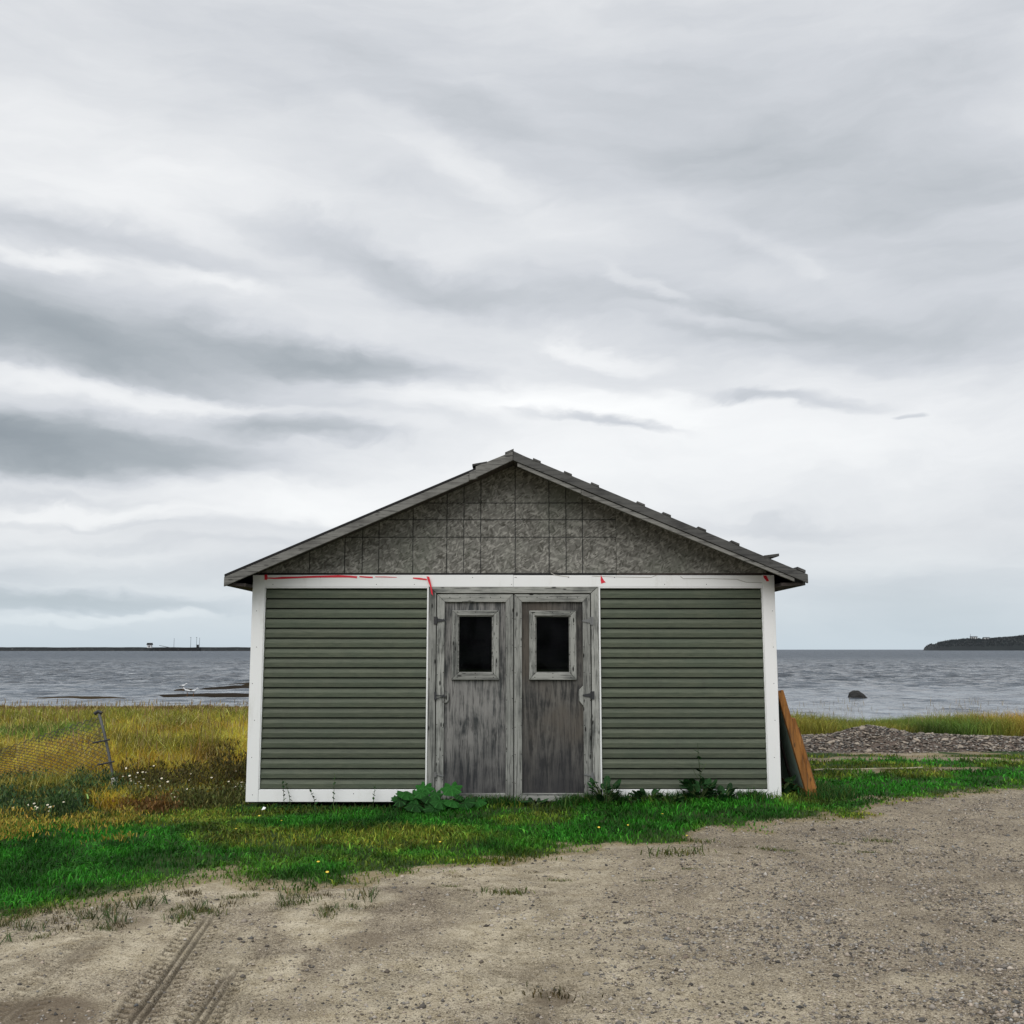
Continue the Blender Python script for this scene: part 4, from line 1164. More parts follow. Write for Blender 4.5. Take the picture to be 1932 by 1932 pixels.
# pale lath lying in the grass on the right
xa, ya_ = G(1536, 1464); xb_, yb_ = G(1742, 1460)
mb = MB()
p0 = Vector((xa, ya_, on_land(xa, ya_) + .035)); p1 = Vector((xb_, yb_, on_land(xb_, yb_) + .035))
ppts = [p0.lerp(p1, k / 8) + Vector((0, .02 * math.sin(k), .004 * math.sin(k * 1.7))) for k in range(9)]
mb.tube(ppts, .011, 6)
tag(mb.build('lath', M['pale_wood']), 'long thin pale lath lying across the grass behind the gravel', 'lath')
# flat concrete slab by the left corner
xs_, ys_ = G(450, 1502)
mb = MB().prism([(xs_ - .22, -.03), (xs_ + .2, -.03), (xs_ + .19, .065), (xs_ - .1, .075), (xs_ - .2, .05)], ys_ + .35, ys_ + .75)
tag(mb.build('concrete_slab', M['concrete'], bevel=.01), 'small pale concrete slab in the weeds by the left shed corner', 'slab')
# white scrap in the grass
xs_, ys_ = G(497, 1526)
zs_ = on_land(xs_, ys_) + .06
mb = MB().add([(xs_ - .02, ys_, zs_), (xs_ + .02, ys_ - .006, zs_ + .01), (xs_ + .022, ys_ + .02, zs_ + .022), (xs_ - .008, ys_ + .024, zs_ + .03), (xs_ - .02, ys_, zs_ - .004), (xs_ + .02, ys_ - .006, zs_ + .006), (xs_ + .022, ys_ + .02, zs_ + .018), (xs_ - .008, ys_ + .024, zs_ + .026)], [(0, 1, 2, 3), (7, 6, 5, 4), (0, 4, 5, 1), (1, 5, 6, 2), (2, 6, 7, 3), (3, 7, 4, 0)])
tag(mb.build('paper_scrap', M['white'], bevel=0), 'crumpled white scrap lying in the lawn left of the doors', 'scrap')

# gulls on the mud
def gull(u, v, label, walk):
    x, y = G(u, v, SEA + .14)
    t = empty('gull', (x, y, SEA + .05)); tag(t, label, 'gull', 'gulls on the mud flats')
    z = SEA + .16
    mb = MB(); prof = [(-.30, .20, .012), (-.2, .235, .05), (-.05, .25, .085), (.08, .27, .08), (.15, .33, .045), (.18, .39, .042), (.22, .41, .045), (.26, .405, .03), (.27, .40, .012), (.34, .39, .006)]
    base = 0; n = 8
    for (dx, dz, r) in prof:
        for k in range(n):
            a = k * 2 * math.pi / n
            mb.v.append((x + walk * dx, y + math.cos(a) * r, z + dz + math.sin(a) * r))
    for i in range(len(prof) - 1):
        for k in range(n): mb.f.append((i * n + k, i * n + (k + 1) % n, (i + 1) * n + (k + 1) % n, (i + 1) * n + k))
    mb.f.append(tuple(range(n))); mb.f.append(tuple((len(prof) - 1) * n + k for k in range(n)))
    mb.build('body', M['far_white'], t, smooth=True)
    for sy in (-1, 1):
        MB().prism([(x - .1 * 1, z + .3), (x - .34 * walk, z + .215), (x + .1 * walk, z + .25)], y + sy * .08 - .012, y + sy * .08 + .012).build('wing', M['far_roof'], t)
        MB().tube([(x + walk * .02, y + sy * .03, z - .05), (x + walk * .0, y + sy * .03, z + .2)], .008, 5).build('leg', M['brown_wood'], t)
gull(345, 1302.5, 'white gull standing alone on the small mud bar', 1)
gull(353.5, 1313, 'white gull on the near shore mud, left of two', -1)
gull(364.5, 1313.5, 'white gull on the near shore mud, right of two', 1)

# gravel bank on the right with its stones
bx = np.linspace(4.6, 22, 150); by = np.linspace(16.6, 22.6, 60)
BX, BY = np.meshgrid(bx, by)
ridge = np.interp(BX, [4.6, 5.3, 6.2, 6.8, 7.6, 9.5, 12, 22], [.0, .17, .26, .36, .22, .17, .14, .12])
mid = np.interp(BX, [4.6, 7, 10, 22], [19.6, 20.0, 19.6, 19.2])
def bank_h(x, y):
    rg = np.interp(x, [4.6, 5.3, 6.2, 6.8, 7.6, 9.5, 12, 22], [.0, .12, .19, .33, .17, .12, .10, .08])
    md = np.interp(x, [4.6, 7, 10, 22], [19.6, 20.0, 19.6, 19.2])
    prof = np.exp(-((y - md) / (1.15 + .1 * np.sin(x * 1.3))) ** 2)
    return land(x, y) - .07 + rg * prof + .10 * prof + .05 * (fbm(x, y, 2.5, 91) - .5)
me = mesh_np('gravel_bank', np.stack([BX.ravel(), BY.ravel(), bank_h(BX, BY).ravel()], 1),
             np.array([(j * 150 + i, j * 150 + i + 1, (j + 1) * 150 + i + 1, (j + 1) * 150 + i) for j in range(59) for i in range(149)]), stone_mat('bank_gravel', (.028, .020, .016), (.12, .088, .066), 9, .8), None, True)
bank = bpy.data.objects.new('gravel_bank', me); col.objects.link(bank); tag(bank, kind='structure'); WPOS['gravel_bank'] = Vector((0, 0, 0))
rms = [rock_mesh('stone', M['stone'], 20 + i, 1, .38, .5) for i in range(6)]
def bank_pt():
    while True:
        y = rnd.gauss(19.3, .95); x = rnd.uniform(5.0, 11.6)
        if 17.0 < y < 21.0 and abs(x) < y * .56: return x, y
for k in range(290):
    x, y = bank_pt(); s = rnd.uniform(.026, .066)
    o = bpy.data.objects.new('stone', rms[k % 6]); col.objects.link(o)
    o.scale = (s * rnd.uniform(.9, 1.7), s, s * rnd.uniform(.6, 1.1)); o.rotation_euler = (rnd.uniform(-.4, .4), rnd.uniform(-.4, .4), rnd.uniform(0, 6.28))
    place(o, (x, y, float(bank_h(x, y)) + s * .2), bank)

def scatter_stones(name, P, size, cols, parent=None, flat=(.45, .9)):
    n = len(P)
    base = np.array([(1, 0, 0), (0, 1, 0), (-1, 0, 0), (0, -1, 0), (.1, .1, 1), (-.1, 0, -1)], float)
    tri = np.array([(0, 1, 4), (1, 2, 4), (2, 3, 4), (3, 0, 4), (1, 0, 5), (2, 1, 5), (3, 2, 5), (0, 3, 5)])
    V = base[None] * rng.uniform(.6, 1.3, (n, 6, 1))
    V = V * np.stack([size * rng.uniform(.8, 1.5, n), size, size * rng.uniform(*flat, n)], 1)[:, None]
    a = rng.uniform(0, 6.28, n); ca, sa = np.cos(a)[:, None], np.sin(a)[:, None]
    V = np.stack([V[..., 0] * ca - V[..., 1] * sa, V[..., 0] * sa + V[..., 1] * ca, V[..., 2]], 2) + P[:, None]
    T_ = tri[None] + (np.arange(n) * 6)[:, None, None]
    me = mesh_np(name, V.reshape(-1, 3), T_.reshape(-1, 3), M['pebble'], np.repeat(cols, 6, 0))
    o = bpy.data.objects.new(name, me); col.objects.link(o); o['kind'] = 'stuff'
    if parent: o.parent = parent
    WPOS[o.name] = Vector((0, 0, 0)); return o
def stone_cols(n, lo=.06, hi=.42):
    t = rng.beta(.9, 1.5, n); v = lo + (hi - lo) * t
    w = rng.normal(1, .05, n)
    return np.stack([v * 1.06 * w, v * .94, v * .80 / w], 1)
n = 6500
bp = np.array([bank_pt() for _ in range(n)])
scatter_stones('small_stones', np.stack([bp[:, 0], bp[:, 1], bank_h(bp[:, 0], bp[:, 1]) + .012], 1), rng.uniform(.012, .036, n), stone_cols(n, .015, .42), bank, (.25, .6))

# pebbles over the driveway
def in_view(x, y, pad=.06): return (np.abs(x) < y * (.5 + pad)) & (y > 4.9)
n = 200000
yv = 4.4 + 9.0 * rng.random(n) ** 1.3; xv = (rng.random(n) * 2 - 1) * yv * .62
gmv = grass_mask(xv, yv)
sv = sstep(2.3, -.3, xv + (fbm(xv, yv, .8, 51) - .5) * 2.2)
dens = (.14 + .55 * (1 - sv)) * (.4 + 1.0 * sstep(.40, .62, fbm(xv, yv, 1.6, 71)))
tk = track_h(xv, yv)[0]
keep = (gmv < .5) & (rng.random(n) < dens) & (np.abs(tk) < .002)
xv, yv = xv[keep], yv[keep]
zv = land(xv, yv)
sz = np.clip(rng.lognormal(math.log(.0058), .45, len(xv)), .0028, .024)
scatter_stones('pebbles', np.stack([xv, yv, zv + sz * .15], 1), sz, stone_cols(len(xv), .045, .46))
tag(bpy.data.objects['pebbles'], 'loose pebbles scattered over the gravel driveway', 'pebbles')

# ------------------------------------------------------------------ grasses
def blades(P, h, w, lean, cols, tipc=None):
    n = len(P)
    a = rng.uniform(0, 6.28, n); la = rng.uniform(0, 6.28, n)
    dx, dy = np.cos(a) * w / 2, np.sin(a) * w / 2
    lx_, ly_ = np.cos(la) * lean * h, np.sin(la) * lean * h
    V = np.zeros((n, 5, 3))
    V[:, 0] = P + np.stack([-dx, -dy, 0 * dx - .01], 1); V[:, 1] = P + np.stack([dx, dy, 0 * dx - .01], 1)
    V[:, 2] = P + np.stack([-dx * .8 + lx_ * .35, -dy * .8 + ly_ * .35, h * .58], 1); V[:, 3] = P + np.stack([dx * .8 + lx_ * .35, dy * .8 + ly_ * .35, h * .58], 1)
    V[:, 4] = P + np.stack([lx_, ly_, h * (1 - .25 * lean)], 1)
    tri = np.array([(0, 1, 3), (0, 3, 2), (2, 3, 4)])
    T_ = tri[None] + (np.arange(n) * 5)[:, None, None]
    C = np.repeat(cols[:, None], 5, 1)
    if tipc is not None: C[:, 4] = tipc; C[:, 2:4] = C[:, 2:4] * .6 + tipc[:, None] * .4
    return V.reshape(-1, 3), T_.reshape(-1, 3), C.reshape(-1, 3)
def join(parts):
    V = []; T_ = []; C = []; b = 0
    for v, t, c in parts: V.append(v); T_.append(t + b); C.append(c); b += len(v)
    return np.concatenate(V), np.concatenate(T_), np.concatenate(C)
def stuff(name, parts, label, cat, m=None):
    v, t, c = join(parts)
    o = bpy.data.objects.new(name, mesh_np(name, v, t, m or M['grass'], c)); col.objects.link(o)
    return tag(o, label, cat, kind='stuff')
def lerpc(a, b, t): return np.asarray(a)[None] * (1 - t)[:, None] + np.asarray(b)[None] * t[:, None]
def vary(c, s=.25):
    n = len(c); return np.clip(c * rng.lognormal(0, s, (n, 1)) * rng.lognormal(0, s * .25, (n, 3)), .002, .9)

# lawn
n = 560000
yv = 4.2 + 13.6 * rng.random(n) ** .95; xv = (rng.random(n) * 2 - 1) * (yv * .62 + 1.0)
gmv = grass_mask(xv, yv)
under = (xv > xL - .05) & (xv < xR + .05) & (yv > F - .02)
mead = (xv < -3.2) & (yv > 12.5)
clump = sstep(.30, .62, fbm(xv, yv, 3.2, 81))
keep = (gmv > .06) & ~under & ~mead & (rng.random(n) < (gmv ** 1.25) * (.35 + .65 * clump) * np.clip(90 / yv ** 2, .25, 1))
xv, yv = xv[keep], yv[keep]; zv = land(xv, yv); n = len(xv)
dry = sstep(.42, .68, fbm(xv, yv, .9, 82)) * .8
e = yv - edge_y(xv)
dry = np.clip(dry + sstep(.55, -.1, e) * .7 * fbm(xv, yv, 2, 83), 0, 1)
dry = np.maximum(dry, sstep(-2.2, -4.2, xv) * sstep(10.2, 11.4, yv) * .75)
c = lerpc((.026, .152, .010), (.23, .205, .028), dry * (.4 + .6 * rng.random(n)))
c = c * (.50 + .85 * sstep(.3, .68, fbm(xv, yv, 2.3, 84)))[:, None]
lng = sstep(.5, .8, fbm(xv, yv, 1.1, 85))
h = rng.uniform(.025, .065, n) * (1 + .7 * lng) * (.6 + .4 * sstep(0, .6, e)) + .06 * sstep(11.6, 12.15, yv) * (xv > -.6) * (xv < 3.3) * rng.random(n)
w = rng.uniform(.005, .012, n) * np.clip(yv / 9, .9, 1.6)
ln_ = rng.uniform(.2, 1.1, n)
cl = rng.random(n) < .28 * sstep(.35, .6, fbm(xv, yv, 1.4, 87)); w[cl] *= 1.8; ln_[cl] = rng.uniform(.9, 1.8, cl.sum()); c[cl] = c[cl] * 1.05 + np.array((.01, .02, .004))
stuff('lawn_grass', [blades(np.stack([xv, yv, zv], 1), h, w, ln_, vary(c, .42))], 'short bright green grass growing around the shed', 'grass')

# taller grass at the feet of the shed and panel
n = 16000
s = rng.random(n); xv = np.where(s < .85, rng.uniform(xL - .3, xR + .1, n), rng.uniform(xR, xR + 1.0, n))
yv = np.where(s < .85, F - .03 - np.abs(rng.normal(0, .10, n)), F + rng.uniform(-.1, .55, n))
k = fbm(xv, yv * .3, 2.2, 86); keep = rng.random(n) < sstep(.30, .65, k) * np.where(xv > -1.0, 1, .22)
xv, yv = xv[keep], yv[keep]; n = len(xv)
stuff('wall_grass', [blades(np.stack([xv, yv, land(xv, yv)], 1), rng.uniform(.04, .17, n) * np.where(xv > -1.0, 1, .6), rng.uniform(.005, .013, n), rng.uniform(.1, 1.1, n), vary(lerpc((.014, .10, .014), (.10, .13, .03), rng.random(n) ** 2), .3))], 'longer grass growing against the foot of the shed', 'grass')

# meadow on the left
def meadow_pts(n, y0, y1, p=1.0):
    yv = y0 * (y1 / y0) ** (rng.random(n) ** p); xv = -yv * .66 + rng.random(n) * (yv * .66 - 2.6)
    return xv, yv
n = 330000
xv, yv = meadow_pts(n, 12.0, 44.0)
front = 12.3 + (fbm(xv, yv * 0, .7, 101) - .5) * 1.3 + sstep(-4.6, -3.2, xv) * 1.3
keep = (yv > front) & (xv < -3.15) & (rng.random(n) < .35 + .65 * sstep(.3, .6, fbm(xv, yv, 1.5, 102)))
xv, yv = xv[keep], yv[keep]; zv = land(xv, yv); n = len(xv)
p = fbm(xv, yv * .6, .33, 103); p2 = fbm(xv, yv * .8, 1.3, 104)
gold = np.array((.60, .37, .04)); olive = np.array((.17, .165, .022)); green = np.array((.07, .15, .022)); brown = np.array((.11, .07, .02)); straw = np.array((.66, .48, .14))
c = lerpc(gold, olive, sstep(.48, .68, p2))
c = c * (1 - sstep(.50, .62, p))[:, None] + green[None] * sstep(.50, .62, p)[:, None]
c = c * (.50 + .95 * sstep(.3, .65, fbm(xv, yv * .7, 2.2, 106)))[:, None]
dk = (sstep(.60, .70, fbm(xv, yv, 1.6, 107)) * .75)[:, None]; c = c * (1 - dk) + dk * np.array((.055, .05, .018))[None]
lf = (sstep(-4.6, -5.4, xv) * sstep(17, 13, yv) * .55)[:, None]; c = c * (1 - lf) + lf * olive[None] * .8
fr = sstep(20, 25, yv + (p - .5) * 8)
c = c * (1 - .8 * fr)[:, None] + .8 * fr[:, None] * lerpc(green * 1.15, olive * .8, p2)
fb = sstep(25, 31, yv + (p - .5) * 10)
c = c * (1 - .9 * fb)[:, None] + .9 * fb[:, None] * brown[None]
nearg = sstep(14.0, 12.6, yv)
c = c * (1 - .35 * nearg)[:, None] + .35 * nearg[:, None] * olive[None]
st = rng.random(n) < .12
c[st] = straw
h = rng.uniform(.13, .48, n) * (.5 + 1.05 * p2) * np.where(yv < 14, .72, 1) * (1 - .55 * sstep(24, 38, yv)) * np.where((xv > -5) & (yv < 15), .8, 1)
w = .0075 * np.clip(yv / 12, 1, 3.5) * rng.uniform(.6, 1.5, n)
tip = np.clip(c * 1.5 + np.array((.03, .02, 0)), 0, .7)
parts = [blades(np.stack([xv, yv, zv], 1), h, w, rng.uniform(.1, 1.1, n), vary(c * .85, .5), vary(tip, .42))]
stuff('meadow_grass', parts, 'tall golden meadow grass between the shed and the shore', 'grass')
# standing seed stalks over the meadow
n = 1700
xv, yv = meadow_pts(n, 13.5, 42); keep = xv < -3.3; xv, yv = xv[keep], yv[keep]; n = len(xv); zv = land(xv, yv)
h = rng.uniform(.35, .68, n) * (1 - .35 * sstep(24, 40, yv)); cS = vary(lerpc((.16, .11, .045), (.42, .32, .14), rng.random(n)), .25)
hp = np.stack([xv, yv, zv + h * .8], 1)
parts = [blades(np.stack([xv, yv, zv], 1), h, .005 * np.clip(yv / 12, 1, 3), rng.uniform(.02, .2, n), cS), blades(hp, h * .22, .011 * np.clip(yv / 14, 1, 2.2), rng.uniform(.0, .4, n), cS)]
stuff('seed_stalks', parts, 'thin dry seed stalks standing above the left meadow', 'grass stalks')
# bank grass on the right
n = 60000
yv = rng.uniform(21.0, 27.0, n); xv = rng.uniform(3.3, 15.5, n)
k = fbm(xv, yv, .8, 111)
keep = (yv > 21.3 + .6 * (fbm(xv, yv * 0, .9, 112) - .5) + sstep(7, 4, xv) * -1.2) & (rng.random(n) < .4 + .6 * sstep(.3, .6, k))
xv, yv = xv[keep], yv[keep]; n = len(xv)
gr = np.interp(xv, [3, 6.5, 8, 9.4, 10.2, 11, 14], [.25, .35, .15, .1, .45, .9, 1]) + (fbm(xv, yv, .9, 113) - .5) * .9
c = lerpc((.10, .17, .028), (.44, .28, .05), np.clip(gr, 0, 1))
c = c * (1 - .6 * sstep(.55, .75, fbm(xv, yv, .6, 114)))[:, None]
h = rng.uniform(.22, .62, n) * (.65 + .5 * fbm(xv, yv * .2, 1.0, 115)) * np.interp(xv, [3, 5.6, 7.2, 8.5, 9.5, 12], [1.25, 1.1, .8, .9, 1.0, 1.15])
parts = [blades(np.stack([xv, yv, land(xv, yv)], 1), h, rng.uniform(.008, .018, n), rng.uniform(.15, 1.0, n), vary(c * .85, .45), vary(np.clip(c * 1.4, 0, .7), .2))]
n = 800
yv = rng.uniform(21.5, 25, n); xv = rng.uniform(3.4, 15, n); keep = rng.random(n) < sstep(.4, .65, fbm(xv, yv, .7, 116)) + .1; xv, yv = xv[keep], yv[keep]; n = len(xv)
h = rng.uniform(.4, .85, n); cS = vary(lerpc((.14, .10, .05), (.36, .29, .15), rng.random(n)), .2)
parts += [blades(np.stack([xv, yv, land(xv, yv)], 1), h, np.full(n, .0035), rng.uniform(.02, .4, n), cS), blades(np.stack([xv, yv, land(xv, yv) + h * .8], 1), h * .16, np.full(n, .008), rng.uniform(0, .5, n), cS)]
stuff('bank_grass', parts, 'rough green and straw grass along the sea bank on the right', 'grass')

# dark weeds between the fence and the shed corner, and the blue-green ones at the far left
def weeds(spots, hrange, cA, cB, nl, size):
    P = []; H = []; Wd = []; C = []; S = []
    for (x, y, hs) in spots:
        h = rnd.uniform(*hrange) * hs; z = on_land(x, y); lx_, ly_ = rnd.gauss(0, .12) * h, rnd.gauss(0, .12) * h
        S.append((x, y, z, h))
        for k in range(nl):
            f = rnd.uniform(.12, 1) ; sp = .14 * (1.15 - f) + .035
            P.append((x + lx_ * f + rnd.gauss(0, sp), y + ly_ * f + rnd.gauss(0, sp), z + h * f * rnd.uniform(.9, 1.02)))
            H.append(rnd.uniform(.4, 1.5) * size); Wd.append(rnd.uniform(.25, .5) * size); t = rnd.random()
            C.append([a * (1 - t) + b * t for a, b in zip(cA, cB)])
    S = np.array(S); n = len(S)
    st = blades(S[:, :3], S[:, 3], np.full(n, .010), np.full(n, .1), vary(np.repeat(np.array([cA]), n, 0), .2))
    H = np.array(H); Wd = np.array(Wd)
    return [st, blades(np.array(P), H, Wd, rng.uniform(.4, 1.8, len(P)), vary(np.array(C), .35))]
sp = []
for k in range(170):
    u = rnd.uniform(225, 475); v = rnd.uniform(1474, 1496); x, y = G(u, v); hs = .62 + .5 * float(sstep(.4, .7, fbm(x, 0, 1.3, 121))) * (1.7 if u > 405 else (1.35 if k % 9 == 0 else .85))
    if x < -3.2: sp.append((x, y, hs))
sp2 = [(*G(rnd.uniform(235, 470), rnd.uniform(1494, 1516)), rnd.uniform(.35, .7)) for _ in range(80)]; sp2 = [q for q in sp2 if q[0] < -3.2]
sp3 = [(*G(rnd.uniform(225, 330), rnd.uniform(1500, 1524)), .7) for _ in range(45)]
sp = [q for q in sp if q not in sp2]
stuff('rusty_weeds', weeds(sp3, (.06, .26), (.12, .06, .02), (.26, .15, .045), 60, .03), 'low rusty brown weeds in front of the daisies', 'weeds')
stuff('olive_weeds', weeds(sp2, (.14, .50), (.06, .075, .02), (.17, .17, .05), 80, .034), 'olive green weeds mixed among the dark ones left of the shed', 'weeds')
stuff('dark_weeds', weeds(sp, (.16, .52), (.045, .040, .015), (.13, .115, .03), 90, .032), 'dark brown and green weeds beside the left shed corner', 'weeds')
sp = []
for k in range(90):
    u = rnd.uniform(-40, 150); v = rnd.uniform(1490, 1548); sp.append((*G(u, v), 1))
for k in range(40):
    u = rnd.uniform(130, 225); v = rnd.uniform(1488, 1515); sp.append((*G(u, v), 1.1))
stuff('green_weeds', weeds(sp, (.10, .34), (.022, .058, .02), (.10, .16, .05), 70, .036), 'dark blue-green weeds at the foot of the sagging fence', 'weeds')
sp = [(*G(-40 + 290 * rnd.random() ** 1.7, rnd.uniform(1528, 1592)), rnd.uniform(.5, 1.1)) for _ in range(80)]
stuff('yellow_weeds', weeds(sp, (.05, .24), (.16, .17, .025), (.50, .36, .06), 40, .028), 'yellowing low weeds at the lawn edge on the far left', 'weeds')

# flowers: white daisies and yellow dandelions
def flowers(name, spots, r, colr, label, cat):
    V = []; T_ = []; C = []; P = []; H = []
    for (x, y, h) in spots:
        z = on_land(x, y) + h; b = len(V); ty = rnd.uniform(-.6, .1); rr = r * rnd.uniform(.7, 1.25)
        V.append((x, y - .004, z + .004)); C.append(colr[1])
        for k in range(7):
            a = k * .8976; V.append((x + rr * math.cos(a), y + rr * math.sin(a) * .8, z + rr * math.sin(a) * (.6 + ty))); C.append(colr[0])
        for k in range(7): T_.append((b, b + 1 + k, b + 1 + (k + 1) % 7))
        P.append((x, y, z - h)); H.append(h)
    P = np.array(P); H = np.array(H); n = len(P)
    stuff(name, [(np.array(V, float), np.array(T_), np.array(C, float)), blades(P, H, np.full(n, .005), np.full(n, .02), np.repeat([(.05, .09, .03)], n, 0))], label, cat, M['petal'])
sp = []
for k in range(0, 95):
    if k % 4 == 0: continue
    if k < 55: u, v = rnd.gauss(268, 24), rnd.gauss(1497, 8)
    elif k < 80: u, v = rnd.uniform(300, 465), rnd.uniform(1485, 1512)
    else: u, v = rnd.gauss(95, 24), rnd.gauss(1548, 5)
    x, y = G(u, v); y -= .1; sp.append((x, y, rnd.uniform(.08, .30) if k < 80 else rnd.uniform(.1, .2)))
flowers('daisies', sp, .013, ((.78, .76, .70), (.70, .55, .2)), 'small white daisies among the weeds left of the shed', 'flowers')
sp = []
for (u, v) in ((600, 1644), (604, 1658), (617, 1665), (610, 1622), (489, 1548), (487, 1556), (445, 1575), (620, 1557), (531, 1557), (722, 1553), (1130, 1575), (1180, 1560), (1250, 1548), (900, 1580), (830, 1600), (652, 1650), (1296, 1588), (1068, 1568), (1185, 1574), (700, 1610)):
    sp.append((*G(u, v), rnd.uniform(.05, .09)))
flowers('dandelions', sp[::2], .011, ((.75, .52, .03), (.78, .60, .12)), 'yellow dandelions dotted through the lawn', 'flowers')

# --- broad-leaved plants at the wall
def leaf_mesh(name, m, lobes, elong, seed, r=1.0):
    rr = random.Random(seed); n = 26; vs = [(0, 0, 0)]
    for ring in (.5, 1.0):
        for k in range(n):
            a = 2 * math.pi * k / n
            rad = ring * (1 + (.16 * math.cos(lobes * a) + rr.uniform(-.05, .05)) * (ring == 1.0))
            if lobes and abs(a - math.pi) < .22: rad *= .45
            z = .10 * ring * math.cos(lobes * a) - .28 * ring * ring + (.05 if ring == .5 else 0)
            vs.append((rad * math.cos(a) * elong, rad * math.sin(a), z))
    fs = [(0, 1 + k, 1 + (k + 1) % n) for k in range(n)] + [(1 + k, 1 + n + k, 1 + n + (k + 1) % n, 1 + (k + 1) % n) for k in range(n)]
    me = bpy.data.meshes.new(name); me.from_pydata(vs, [], fs); me.materials.append(m); me.update()
    me.polygons.foreach_set('use_smooth', [True] * len(me.polygons)); return me
big = [leaf_mesh('leaf', M['leaf'], 7, 1.0, i) for i in range(3)]
dock = [leaf_mesh('leaf', M['leaf_dark'], 0, 1.8, 10 + i) for i in range(3)]
def plant(name, x, y, leaves, meshes, label, cat, group=None, spread=None):
    z = on_land(x, y); t = empty(name, (x, y, z)); tag(t, label, cat, group)
    mb = MB()
    for k, (lx_, ly_, lz_, r, yaw, pitch) in enumerate(leaves):
        o = bpy.data.objects.new('leaf', meshes[k % len(meshes)]); col.objects.link(o)
        o.scale = (r, r, r); o.rotation_euler = Euler((rnd.uniform(-.2, .2), pitch, yaw)); place(o, (lx_, ly_, lz_), t)
        mb.tube([(x + rnd.uniform(-.03, .03), y, z - .02), ((x * .4 + lx_ * .6), (y + ly_) / 2, z + (lz_ - z) * .7), (lx_, ly_, lz_)], .006, 5, .004)
    mb.build('stem', M['stem'], t)
    return t
lv = []
for (X_, Y_, r, dy) in ((320, 1690, .115, .22), (115, 1690, .10, .18), (40, 1760, .11, .26), (150, 1775, .10, .32), (90, 1735, .08, .28), (200, 1740, .07, .27), (230, 1800, .10, .36), (190, 1850, .115, .42), (40, 1830, .11, .40), (-30, 1740, .10, .30), (-70, 1790, .08, .36), (330, 1800, .10, .34), (420, 1810, .12, .36), (520, 1795, .10, .30), (380, 1760, .06, .3), (-110, 1770, .05, .25)):
    xx, zz = W((1100 + X_ / 2.8414) * .70229, (1520 + Y_ / 2.8414) * .70229, F - dy)
    lv.append((xx, F - dy, zz, r, rnd.uniform(-2.3, -.8), rnd.uniform(.25, .8)))
plant('leafy_plant', R3(170, 1800)[0], F - .28, lv, big, 'big leafy plant with lobed leaves growing in front of the left door', 'plant')
def weed_leaves(x, y, n, h, r):
    z = on_land(x, y); out = []
    for k in range(n):
        a = rnd.uniform(0, 6.28); f = rnd.uniform(.25, 1)
        out.append((x + math.cos(a) * r * 1.2, y + math.sin(a) * r * .7, z + h * f, r * rnd.uniform(.13, .30), a, rnd.uniform(-1.1, .2)))
    return out
for (u, h, r, nl, lab) in ((1140, .36, .13, 16, 'bushy weed at the foot of the right door casing'), (1196, .14, .10, 9, 'low dark dock plant just right of the doors'), (1222, .20, .13, 11, 'broad dock plant with pointed leaves under the right siding'),
                           (1262, .16, .12, 9, 'small rounded dock plant, between the pointed dock and the tall bushy weed'), (1318, .34, .15, 20, 'largest dark bushy weed in front of the right base board'), (1362, .22, .12, 12, 'weed right of the largest bushy one, before the bare base board'),
                           (1010, .10, .10, 8, 'low weed in front of the right door leaf'), (1490, .30, .14, 14, 'weed growing under the leaning panel at the right corner')):
    x, _ = W(u, 1510, F - .15); y = F - rnd.uniform(.14, .24) if u < 1480 else F + .22
    t = plant('weed', x, y, weed_leaves(x, y, int(nl * 2.2), h * .72, r), dock, lab, 'weed', 'weeds along the foot of the shed')
# tall thin stalk before the siding
x, y = W(1321, 1500, F - .2)[0], F - .2
z = on_land(x, y); t = empty('tall_weed', (x, y, z)); tag(t, 'tall thin weed stalk rising before the right siding', 'weed')
MB().tube([(x, y, z), (x + .01, y, z + .25), (x - .01, y, z + .52), (x - .015, y, z + .66)], .006, 5, .002).tube([(x, y, z + .3), (x + .08, y, z + .44)], .003, 4).tube([(x, y, z + .22), (x - .09, y, z + .40)], .003, 4).build('stem', M['stem'], t)
for k in range(7):
    o = bpy.data.objects.new('leaf', dock[k % 3]); col.objects.link(o); o.scale = (.022, .022, .022); o.rotation_euler = (0, -.5, rnd.uniform(0, 6.28)); place(o, (x + rnd.uniform(-.03, .03), y, z + .15 + k * .07), t)
# thin stalks before the left base board
for k, (X_, hgt, lab) in enumerate(((330, .36, 'thin pair-leaning stalk nearest the left shed corner'), (380, .34, 'thin upright stalk, second from the left shed corner'), (690, .42, 'dark knobbly stalk before the middle of the left base board'), (565, .26, 'thin stalk left of the dark knobbly one'), (980, .30, 'thin curved stalk between the knobbly stalk and the leafy plant'))):
    x = R1(X_, 1760)[0]; y = F - .10; z = on_land(x, y); t = empty('weed_stalk', (x, y, z)); tag(t, lab, 'weed stalk', 'dry stalks before the left base board')
    le = rnd.uniform(-.09, .06)
    MB().tube([(x, y, z - .02), (x + le * .3, y, z + hgt * .5), (x + le, y - .02, z + hgt)], .004, 5, .002).build('stem', M['stem'], t)
    for q in range(5):
        o = bpy.data.objects.new('leaf', dock[q % 3]); col.objects.link(o); o.scale = (.011, .011, .011); o.rotation_euler = (0, -.6, rnd.uniform(0, 6.28)); place(o, (x + le * q / 5, y, z + hgt * (.35 + q * .13)), t)

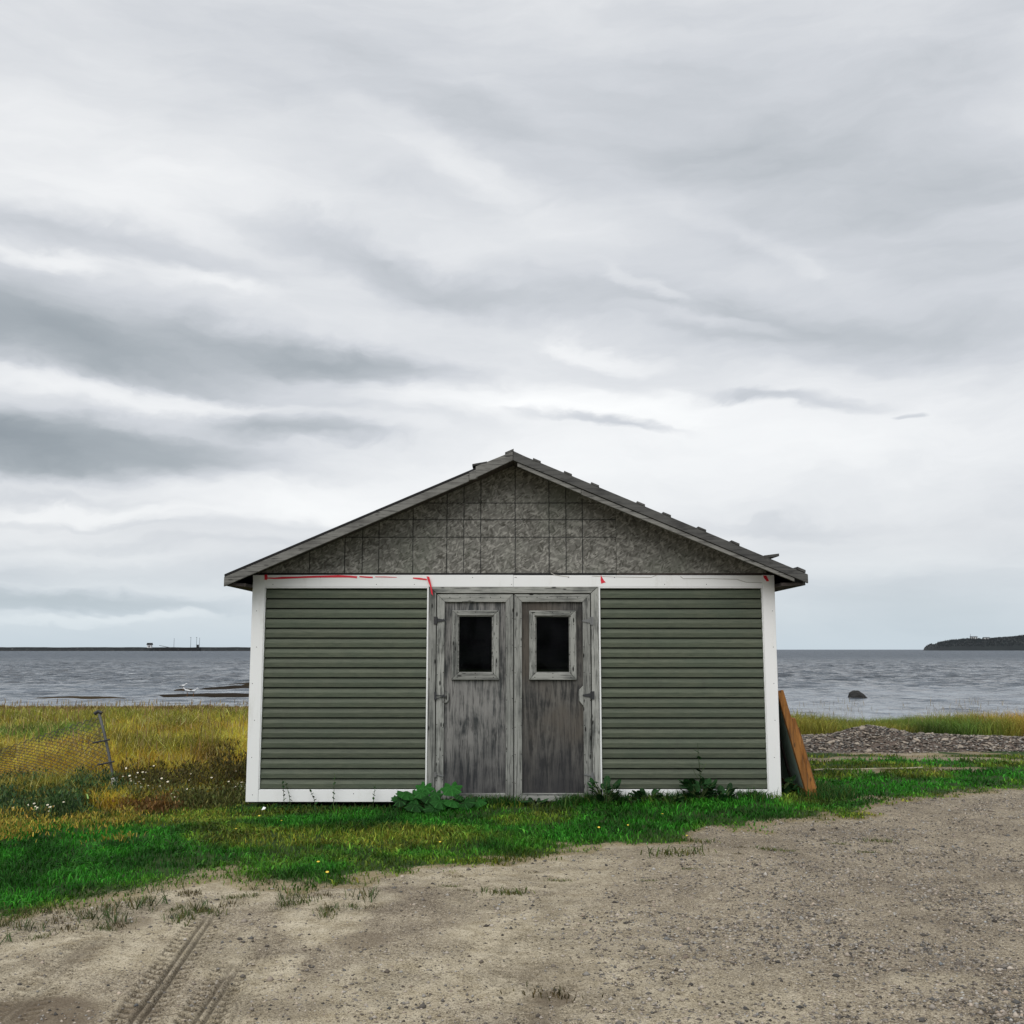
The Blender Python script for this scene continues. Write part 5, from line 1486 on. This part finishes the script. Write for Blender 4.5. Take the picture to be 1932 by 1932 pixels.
# --- tufts growing out of the driveway
def tuft_mesh(name, n, h, spread, ca, cb):
    P = np.stack([rng.normal(0, spread, n), rng.normal(0, spread * .6, n), np.zeros(n)], 1)
    v, t_, c = blades(P, rng.uniform(.4, 1, n) * h, rng.uniform(.004, .008, n), rng.uniform(.3, 1.5, n), vary(lerpc(ca, cb, rng.random(n)), .3))
    return mesh_np(name, v, t_, M['grass'], c)
tm_g = tuft_mesh('grass_tuft', 90, .06, .075, (.045, .085, .02), (.15, .14, .04))
tm_b = tuft_mesh('grass_tuft', 60, .035, .07, (.05, .045, .02), (.12, .095, .04))
tm_t = tuft_mesh('grass_tuft', 22, .13, .05, (.05, .09, .03), (.14, .13, .05))
tufts = [((955, 1686), tm_g, 1.0, 'olive grass tuft alone on the gravel below the door centre'), ((1045, 1876), tm_b, 1.1, 'dark matted tuft on bare gravel at the bottom of the picture'), ((362, 1686), tm_b, .9, 'dark clump among sparse weeds left of the tyre track head'),
         ((1285, 1612), tm_g, 1.5, 'largest green tuft at the lawn edge below the right siding'), ((1320, 1590), tm_g, .9, 'yellowish tuft joining the lawn edge below the right siding'), ((1450, 1605), tm_g, .7, 'small tuft on the gravel below the right shed corner'),
         ((1660, 1588), tm_g, .8, 'tuft on the gravel at the right, nearest the leaning panel'), ((1715, 1612), tm_b, .7, 'dark flat tuft farther right on the gravel')]
for (px_, me, s, lab) in tufts:
    x, y = G(*px_); o = bpy.data.objects.new('grass_tuft', me); col.objects.link(o); o.location = (x, y, on_land(x, y)); o.scale = (s * 1.2, s, s); o.rotation_euler.z = rnd.uniform(-.4, .4)
    tag(o, lab, 'grass tuft', 'single tufts on the gravel')
for k in range(64):
    u = rnd.uniform(-10, 700) if k % 3 else rnd.uniform(-10, 300); v = float(np.interp(u, [0, 250, 420, 680], [1745, 1712, 1690, 1690])) + rnd.uniform(-28, 40)
    x, y = G(u, v); o = bpy.data.objects.new('sparse_weed', (tm_t, tm_b, tm_t, tm_g)[k % 4]); col.objects.link(o); o.location = (x, y, on_land(x, y)); s = rnd.uniform(.45, 1.15); o.scale = (s, s, s); o.rotation_euler.z = rnd.uniform(0, 6.28)
    tag(o, 'small sparse weed on the sandy ground between lawn and driveway', 'weed', 'sparse weeds on the sandy edge')
for k in range(16):
    u = rnd.uniform(800, 1900); v = float(np.interp(u, [800, 1300, 1900], [1660, 1610, 1540])) + rnd.uniform(0, 50)
    x, y = G(u, v); o = bpy.data.objects.new('sparse_weed', (tm_b, tm_g)[k % 2]); col.objects.link(o); o.location = (x, y, on_land(x, y)); s = rnd.uniform(.25, .5); o.scale = (s * 1.4, s, s)
    tag(o, 'tiny scrap of grass in the gravel near the lawn edge', 'grass scrap', 'grass scraps at the gravel edge')

scene.render.resolution_x = 1024; scene.render.resolution_y = 1024
